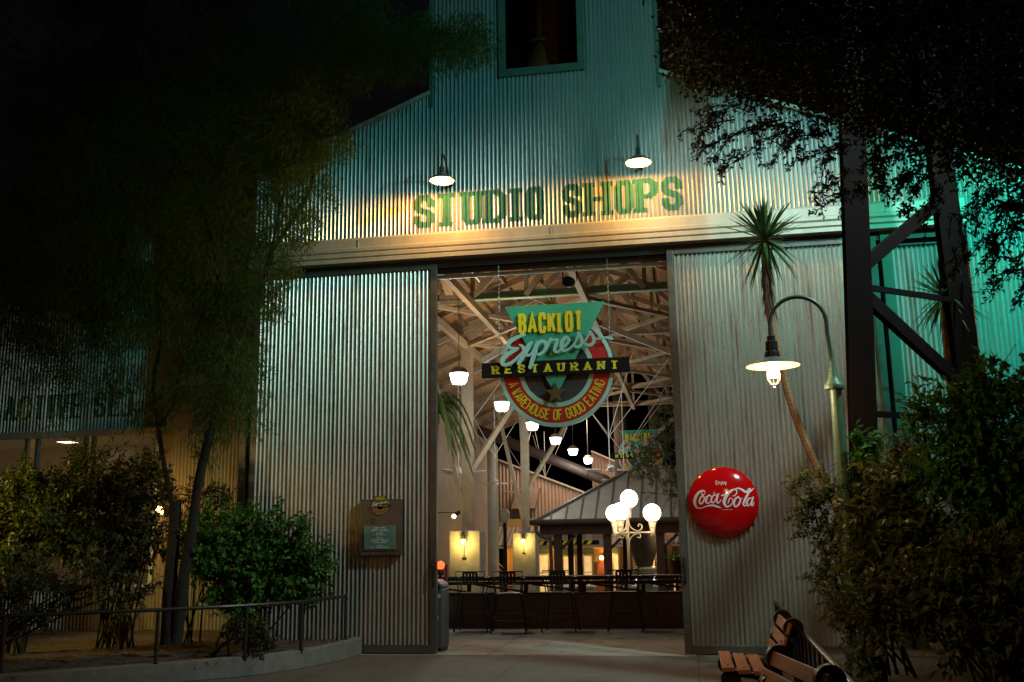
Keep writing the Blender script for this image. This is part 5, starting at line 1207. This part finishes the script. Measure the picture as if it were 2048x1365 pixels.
# ------------------------------------------------------------------ street lamp
def street_lamp():
    Y = -3.7; px_ = 1.60; t = thing('street_lamp', 'green street lamp with arched neck and wide lit shade near the leaning yucca', 'lamp', (px_, Y, 0))
    b = at(1680, 880, Y); tp = at(1672, 775, Y)
    MB().lathe([(.11, 0), (.11, .25), (.082, .4), (.072, 1.6), (.058, tp.z-.02)], (px_, Y, 0), 18).build('pole', m_pole, t, smooth=True)
    MB().lathe([(.066, -.03), (.105, -.02), (.11, .01), (.10, .035), (.085, .045), (.05, .12), (.034, .22), (.028, .24), (.018, .42)], (px_-.01, Y, tp.z), 18).build('finial_collar', m_pole, t, smooth=True)
    r0 = at(1657, 700, Y); l0 = at(1542, 690, Y); tpz = at(1600, 594, Y).z; cx = (r0.x+l0.x)/2; rr = (r0.x-l0.x)/2
    zc = tpz-rr
    pts = [(px_-.01, Y, tp.z+.2), (r0.x, Y, zc-.12)]+[(cx+rr*math.cos(a), Y, zc+rr*math.sin(a)) for a in [PI*i/18 for i in range(19)]]+[(cx-rr, Y, zc-.12)]
    MB().tube(pts, .022, 10).build('arched_neck', M('neck_shaded_green', (.035, .07, .05), .4), t, smooth=True)  # darker copy of the post green, backlit shade put into the colour
    sx = cx-rr+.005; rim = at(1548, 732, Y).z
    zt_ = zc-.12
    MB().lathe([(.03, zt_-rim), (.045, zt_-rim-.01), (.045, zt_-rim-.06), (.065, zt_-rim-.07), (.068, .16), (.08, .15), (.085, .09)], (sx, Y, rim), 18).build('socket', m_iron, t, smooth=True)
    sp = [(.085, .09), (.16, .065), (.24, .025), (.292, 0)]
    MB().lathe(sp, (sx, Y, rim), 36, False).build('shade', m_shadeout, t, smooth=True)
    MB().lathe([(r-.003, z-.004) for r, z in sp], (sx, Y, rim), 36, False).build('shade_lining', M('lamp_lining_glow', (.75, .55, .34), .4, emit=(1, .62, .28), estr=.7), t, smooth=True)  # lining glows by itself, bulb light put into emission and colour
    MB().lathe([(.05, .06), (.065, .0), (.065, -.09), (.06, -.13)], (sx, Y, rim), 16).build('bulb', m_bulb, t, smooth=True)
    cg = MB()
    for k in range(4):
        a = PI*k/4
        cg.tube([(sx+.07*math.cos(a), Y+.07*math.sin(a), rim-.08), (sx+.068*math.cos(a), Y+.068*math.sin(a), rim-.15), (sx+.04*math.cos(a), Y+.04*math.sin(a), rim-.195), (sx, Y, rim-.21), (sx-.04*math.cos(a), Y-.04*math.sin(a), rim-.195), (sx-.068*math.cos(a), Y-.068*math.sin(a), rim-.15), (sx-.07*math.cos(a), Y-.07*math.sin(a), rim-.08)], .004, 5)
    cg.ball((sx, Y, rim-.225), .013, 8, 6).build('cage', m_chrome, t)
    lamp('street_lamp_light', 'POINT', (sx, Y, rim-.30), (1, .66, .36), 34, .06)
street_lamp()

# ------------------------------------------------------------------ kerb, beds, railings
cv = [(-5.0, -.05), (-5.03, -.8), (-5.2, -1.6), (-5.5, -2.3), (-6.11, -2.98), (-7.0, -3.78), (-7.7, -4.4), (-9.0, -5.3), (-12.0, -6.6)]
cs = [Vector((a, b, 0)) for a, b in cv]; cs = spline([(p.x, p.y, 0) for p in cs], 5)
kb = MB(); n = len(cs); o1, o2 = offs([(p.x, p.y) for p in cs], [.16]*n)
for i in range(n):
    for q, z in ((o1[i], 0), (o1[i], .24), (o2[i], .24), (o2[i], 0)): kb.v.append((q[0], q[1], z))
for i in range(n-1):
    a = 4*i
    for j in range(4): kb.f.append((a+j, a+(j+1) % 4, a+4+(j+1) % 4, a+4+j))
kb.f += [(0, 1, 2, 3)]
tag(kb.build('kerb', m_curb, None, bevel=.012), None, kind='structure')
def bed(name, poly, z, seed):
    # fan of strips with an uneven surface
    r_ = random.Random(seed); b = MB(); xs = [p[0] for p in poly]; ys = [p[1] for p in poly]; st = .16
    def inside(x, y):
        c = False
        for (x1, y1), (x2, y2) in zip(poly, poly[1:]+poly[:1]):
            if (y1 > y) != (y2 > y) and x < (x2-x1)*(y-y1)/(y2-y1)+x1: c = not c
        return c
    idx = {}; nx = int((max(xs)-min(xs))/st)+1; ny = int((max(ys)-min(ys))/st)+1
    for i in range(nx):
        for j in range(ny):
            x, y = min(xs)+i*st, min(ys)+j*st
            if inside(x+st/2, y+st/2):
                f = []
                for a, c in ((0, 0), (1, 0), (1, 1), (0, 1)):
                    kx = (i+a, j+c)
                    if kx not in idx: idx[kx] = len(b.v); b.v.append((x+a*st, y+c*st, z+r_.uniform(-.02, .025)))
                    f.append(idx[kx])
                b.f.append(tuple(f))
    return tag(b.build(name, m_soil, None, smooth=True), None, kind='structure')
inner = [(p[0]-.0, p[1]) for p in [(q[0], q[1]) for q in cs]]
bed('planting_bed', [(-5.0, .0), (-4.98, -.2)]+inner[2:]+[(-15, -6.6), (-15, 1.55), (-7.0, 1.55), (-7.0, -.08), (-5.1, -.08)], .2, 1)
bed('planting_bed', [(1.2, -.15), (.95, -9.0), (9, -9.0), (9, -.15)], .10, 2)
MB_ = MB().box((.98, -9.2, 0), (1.08, -.16, .12)); kr = MB_.build('kerb', m_curb, None); kr['kind'] = 'structure'
def railing(pts, posts, zt, name, label, zb=.24, balus=None):
    t = thing(name, label, 'railing', (posts[0][0], posts[0][1], zb))
    MB().tube(pts, .024, 10).build('top_rail', m_rail, t, smooth=True)
    for (x, y) in posts:
        if balus: MB().box((x-.012, y-.028, zb), (x+.012, y+.028, zt-.02)).build('baluster', m_iron, t)
        else: MB().tube([(x, y, zb-.05), (x, y, zt)], .024, 8).tube([(x, y, zb), (x, y, zb+.012)], .045, 10).build('post', m_rail, t, smooth=True)
rp = [(-9.2, -5.2), (-7.73, -4.27), (-6.39, -3.30), (-5.60, -2.55), (-5.18, -1.75), (-5.08, -.75), (-5.06, -.35)]
railing([tuple(p) for p in spline([(x, y, .86) for x, y in rp[:-1]], 6)]+[(-5.06, -.38, .86), (-5.05, -.33, .82)], [rp[1], rp[2], rp[3], rp[4], (-5.06, -.35)], .85, 'railing', 'dark curved pipe railing along the left planting bed')
fr = [(1.06, -.5), (.86, -9.2)]
bal = []; y = -.55
while y > -8.6: bal.append((1.06+(.86-1.06)*(y+.5)/(-8.7), y)); y -= .42
railing([(1.06, -.5, .76), (.86, -9.2, .76)], bal, .76, 'railing', 'straight dark railing with flat balusters behind the benches', 0, True)
# ------------------------------------------------------------------ benches
def bench(label):
    t = thing('slatted_bench', label, 'bench', (0, 0, 0), 'slatted benches by the railing')
    # bench runs along y from 0 to 1.35, faces -x
    for x, z in ((-.44, .455), (-.30, .435), (-.16, .425)): MB().box((x-.055, .0, z-.02), (x+.055, 1.35, z+.02)).build('seat_slat', m_wood, t, bevel=.006, world=False)
    for x, z in ((.02, .56), (.065, .68), (.11, .80)):
        MB().bar((x, .0, z), (x, 1.35, z), .028, .095, (.35, 0, 1)).build('back_slat', m_wood, t, bevel=.005, world=False)
    for y in (.12, 1.23):
        b = MB().tube(spline([(-.48, y, .43), (-.3, y, .40), (-.1, y, .39), (.0, y, .46), (.06, y, .62), (.13, y, .80)], 4), .03, 8).tube([(-.44, y, .42), (-.46, y, .0)], .03, 8).tube([(.0, y, .42), (.12, y, .0)], .03, 8)
        b.build('cast_frame', m_iron, t, smooth=True, world=False)
        for (cx_, cz_, rr_) in ((.155, .80, .09), (.10, .62, .08), (-.1, .30, .10), (-.42, .36, .09)):
            MB().tube([(cx_, y-.03, cz_), (cx_, y+.03, cz_)], rr_, 20).build('round_casting', m_iron, t, smooth=True, world=False)
    sc_ = MB()
    for y in (.12, 1.23):
        for x, z in ((-.44, .477), (-.30, .457), (-.16, .447)): sc_.ball((x, y, z), .010, 8, 5)
        for x, z in ((.0, .56), (.045, .68), (.09, .80)): sc_.ball((x, y, z+.01), .010, 8, 5)
    sc_.build('bolt_head', m_chrome, t, world=False)
    return t
B0 = bench('slatted timber bench with iron frame, farther of the two'); B0.location = (.70, -5.3, 0)
dup(B0, (.60, -8.75, 0), R(10), 'slatted timber bench in the corner, nearer of the two, cut by the frame')
lamp('right_bed_fill', 'SPOT', (-3.5, -12.0, 5.5), (1, .72, .34), 520, .2, (2.3, -4.9, 1.4), 42, .9)  # added warm spot brightening the right shrubs and benches

# ------------------------------------------------------------------ indoor plants
def palm():
    r_ = random.Random(9); c = at(872, 815, 7.5); t = thing('indoor_palm', 'green palm with drooping fronds inside the doorway on the left', 'palm', (c.x, c.y, 0))
    MB().tube([(c.x-.2, c.y, 0), (c.x-.1, c.y, 2.5), tuple(c)], [.12, .09, .08], 10).build('trunk', m_bark2, t, smooth=True)
    b = MB(); st = MB()
    for k in range(26):
        a = r_.uniform(-1.7, 1.4) if k < 20 else r_.uniform(0, 6.28); L = r_.uniform(.85, 1.35); d = Vector((math.cos(a), math.sin(a)*.8, 0)); up_ = r_.uniform(-.1, .9)
        pts = [c+d*(L*u*.75)+Vector((0, 0, up_*math.sin(u*PI*.6)-1.15*L*u*u)) for u in [i/8 for i in range(9)]]
        st.tube([tuple(p) for p in pts], .008, 4, False)
        for i in range(110):
            u = .12+.88*i/110; kk = min(7, int(u*8)); p = pts[kk].lerp(pts[kk+1], u*8-kk) if kk < 8 else pts[8]
            s_ = 1 if i % 2 else -1; fd = (pts[kk+1]-pts[kk]).normalized(); sd = fd.cross(Vector((0, 0, 1)))
            leaf2(b, p, sd*s_*.6+fd*.9+Vector((0, 0, -.45)), Vector((0, 0, 1))+rvec(r_)*.4, .36*(1-.4*u), .017)
    b.build('frond', m_lf_palm, t); st.build('frond_stalk', m_bark2, t)
palm()
def indoor_tree():
    r_ = random.Random(13); Y = 10.5; c = at(1335, 1020, Y); t = thing('indoor_tree', 'slender indoor tree with fine leaves in front of the distant round sign', 'tree', (c.x+.4, Y, -1.1))
    tr = MB().tube([(c.x+.4, Y, -1.1), (c.x+.4, Y, 2.4), tuple(at(1335, 900, Y)), tuple(at(1330, 820, Y))], [.07, .055, .04, .02], 8); fo = MB()
    for (px, py, rp, cnt) in ((1290, 900, 30, 26), (1320, 880, 40, 34), (1345, 830, 30, 24), (1350, 770, 20, 12), (1300, 930, 38, 28), (1335, 940, 32, 26), (1355, 880, 30, 26), (1280, 950, 24, 10), (1350, 980, 22, 12)):
        for i in range(cnt):
            a = r_.uniform(0, 2*PI); q = rp*math.sqrt(r_.random()); p = at(px+q*math.cos(a), py+q*math.sin(a), Y+r_.uniform(-.4, .4)); ax = rvec(r_).normalized()
            for j in range(26): leaf2(fo, p+ax*r_.uniform(-.12, .12)+rvec(r_)*.05, ax+rvec(r_), rvec(r_), .085, .024)
    for a_, b_ in (((1340, 960), (1290, 1000)), ((1345, 980), (1320, 1030)), ((1350, 990), (1285, 985)), ((1352, 1000), (1345, 1035))):
        A_, B_ = at(*a_, Y-.2), at(*b_, Y-.2); tr.tube([tuple(A_), tuple(B_)], .004, 4)
        for j in range(60): leaf2(fo, A_.lerp(B_, r_.random())+rvec(r_)*.05, rvec(r_)+(B_-A_).normalized(), rvec(r_), .06, .014)
    tr.build('trunk', m_bark, t, smooth=True); fo.build('crown', m_lf_mid, t)
indoor_tree()
def pot_plant():
    r_ = random.Random(15); c = at(1352, 1118, 6.0); t = thing('potted_plant', 'small spiky green plant in a basket at the right jamb', 'plant', tuple(c))
    MB().lathe([(.10, -.30), (.14, -.12), (.15, -.04), (.13, -.04)], tuple(c), 16).tube([(c.x, c.y, -1.1), (c.x, c.y, c.z-.3)], .03, 8).build('basket', m_brown, t, smooth=True)
    b = MB()
    for i in range(90):
        d = rvec(r_); d.z = abs(d.z)*.8+.1; leaf2(b, c+Vector((0, 0, -.05)), d, rvec(r_), r_.uniform(.18, .3), .016)
    b.build('foliage', m_lf_palm, t)
pot_plant()
# ------------------------------------------------------------------ lamp behind the left shrubs
q = at(318, 1022, 1.2)
wl = thing('wing_lamp', 'glowing amber wall lamp behind the leaves beside the forked tree', 'lamp', tuple(q))
MB().ball(tuple(q), .08, 12, 8).build('globe', m_bulby, wl, smooth=True)
MB().box((q.x-.05, 1.28, q.z-.1), (q.x+.05, wy-.02, q.z+.1)).build('bracket', m_iron, wl)
lamp('wing_lamp_light', 'POINT', (q.x, 1.0, q.z+.02), (1, .46, .08), 24, .08)
lamp('shop_light', 'AREA', (-12.3, 3.4, 3.7), (1, .78, .52), 5, .3, (-12.3, 3.4, 0))
lamp('left_shrub_fill', 'SPOT', (-12.0, -5.6, 3.6), (1, .74, .20), 1300, .15, (-9.6, -2.4, 2.2), 50, .9)  # unseen warm spot without fixture, brightens the left edge shrubs

# ------------------------------------------------------------------ leaf litter and cafe tables
r_ = random.Random(77); lt = MB()
for i in range(1500):
    x, y = r_.uniform(-10.5, -5.1), r_.uniform(-4.2, 0)
    if (x > -5.6 and y < -2.0) or y < -3.3-(x+6.4)*-.62: continue
    leaf2(lt, Vector((x, y, .225+r_.uniform(0, .012))), Vector((r_.uniform(-1, 1), r_.uniform(-1, 1), r_.uniform(-.1, .25))), Vector((0, 0, 1)), r_.uniform(.03, .06), r_.uniform(.015, .03))
for i in range(900):
    x, y = r_.uniform(1.15, 4.5), r_.uniform(-7.0, -.3)
    leaf2(lt, Vector((x, y, .13+r_.uniform(0, .012))), Vector((r_.uniform(-1, 1), r_.uniform(-1, 1), r_.uniform(-.1, .25))), Vector((0, 0, 1)), r_.uniform(.03, .06), r_.uniform(.015, .03))
tag(lt.build('leaf_litter', m_lf_dead), 'fallen brown leaves scattered over the mulch', 'leaves', kind='stuff')
for i, (px, Y, lb_) in enumerate(((1105, 20.5, 'round cafe table under the left end of the pavilion'), (1180, 23.0, 'round cafe table behind the middle bar stools'), (1335, 21.0, 'round cafe table at the right jamb under the pavilion'))):
    q = at(px, 1172, Y); z = q.z
    t = thing('cafe_table', lb_, 'table', (q.x, Y, -1.1), 'cafe tables on the lower floor')
    MB().lathe([(.42, z), (.42, z+.03)], (q.x, Y, 0), 20).build('table_top', m_shadein, t)
    MB().lathe([(.25, -1.1), (.25, -1.07), (.03, -1.05), (.03, z)], (q.x, Y, 0), 12).build('pedestal', m_iron, t)
    MB().lathe([(.04, z+.03), (.045, z+.16), (.02, z+.19)], (q.x+.1, Y, 0), 10).lathe([(.05, z+.03), (.05, z+.12)], (q.x-.12, Y-.05, 0), 10).build('condiment_bottle', m_red if i == 1 else m_white, t)
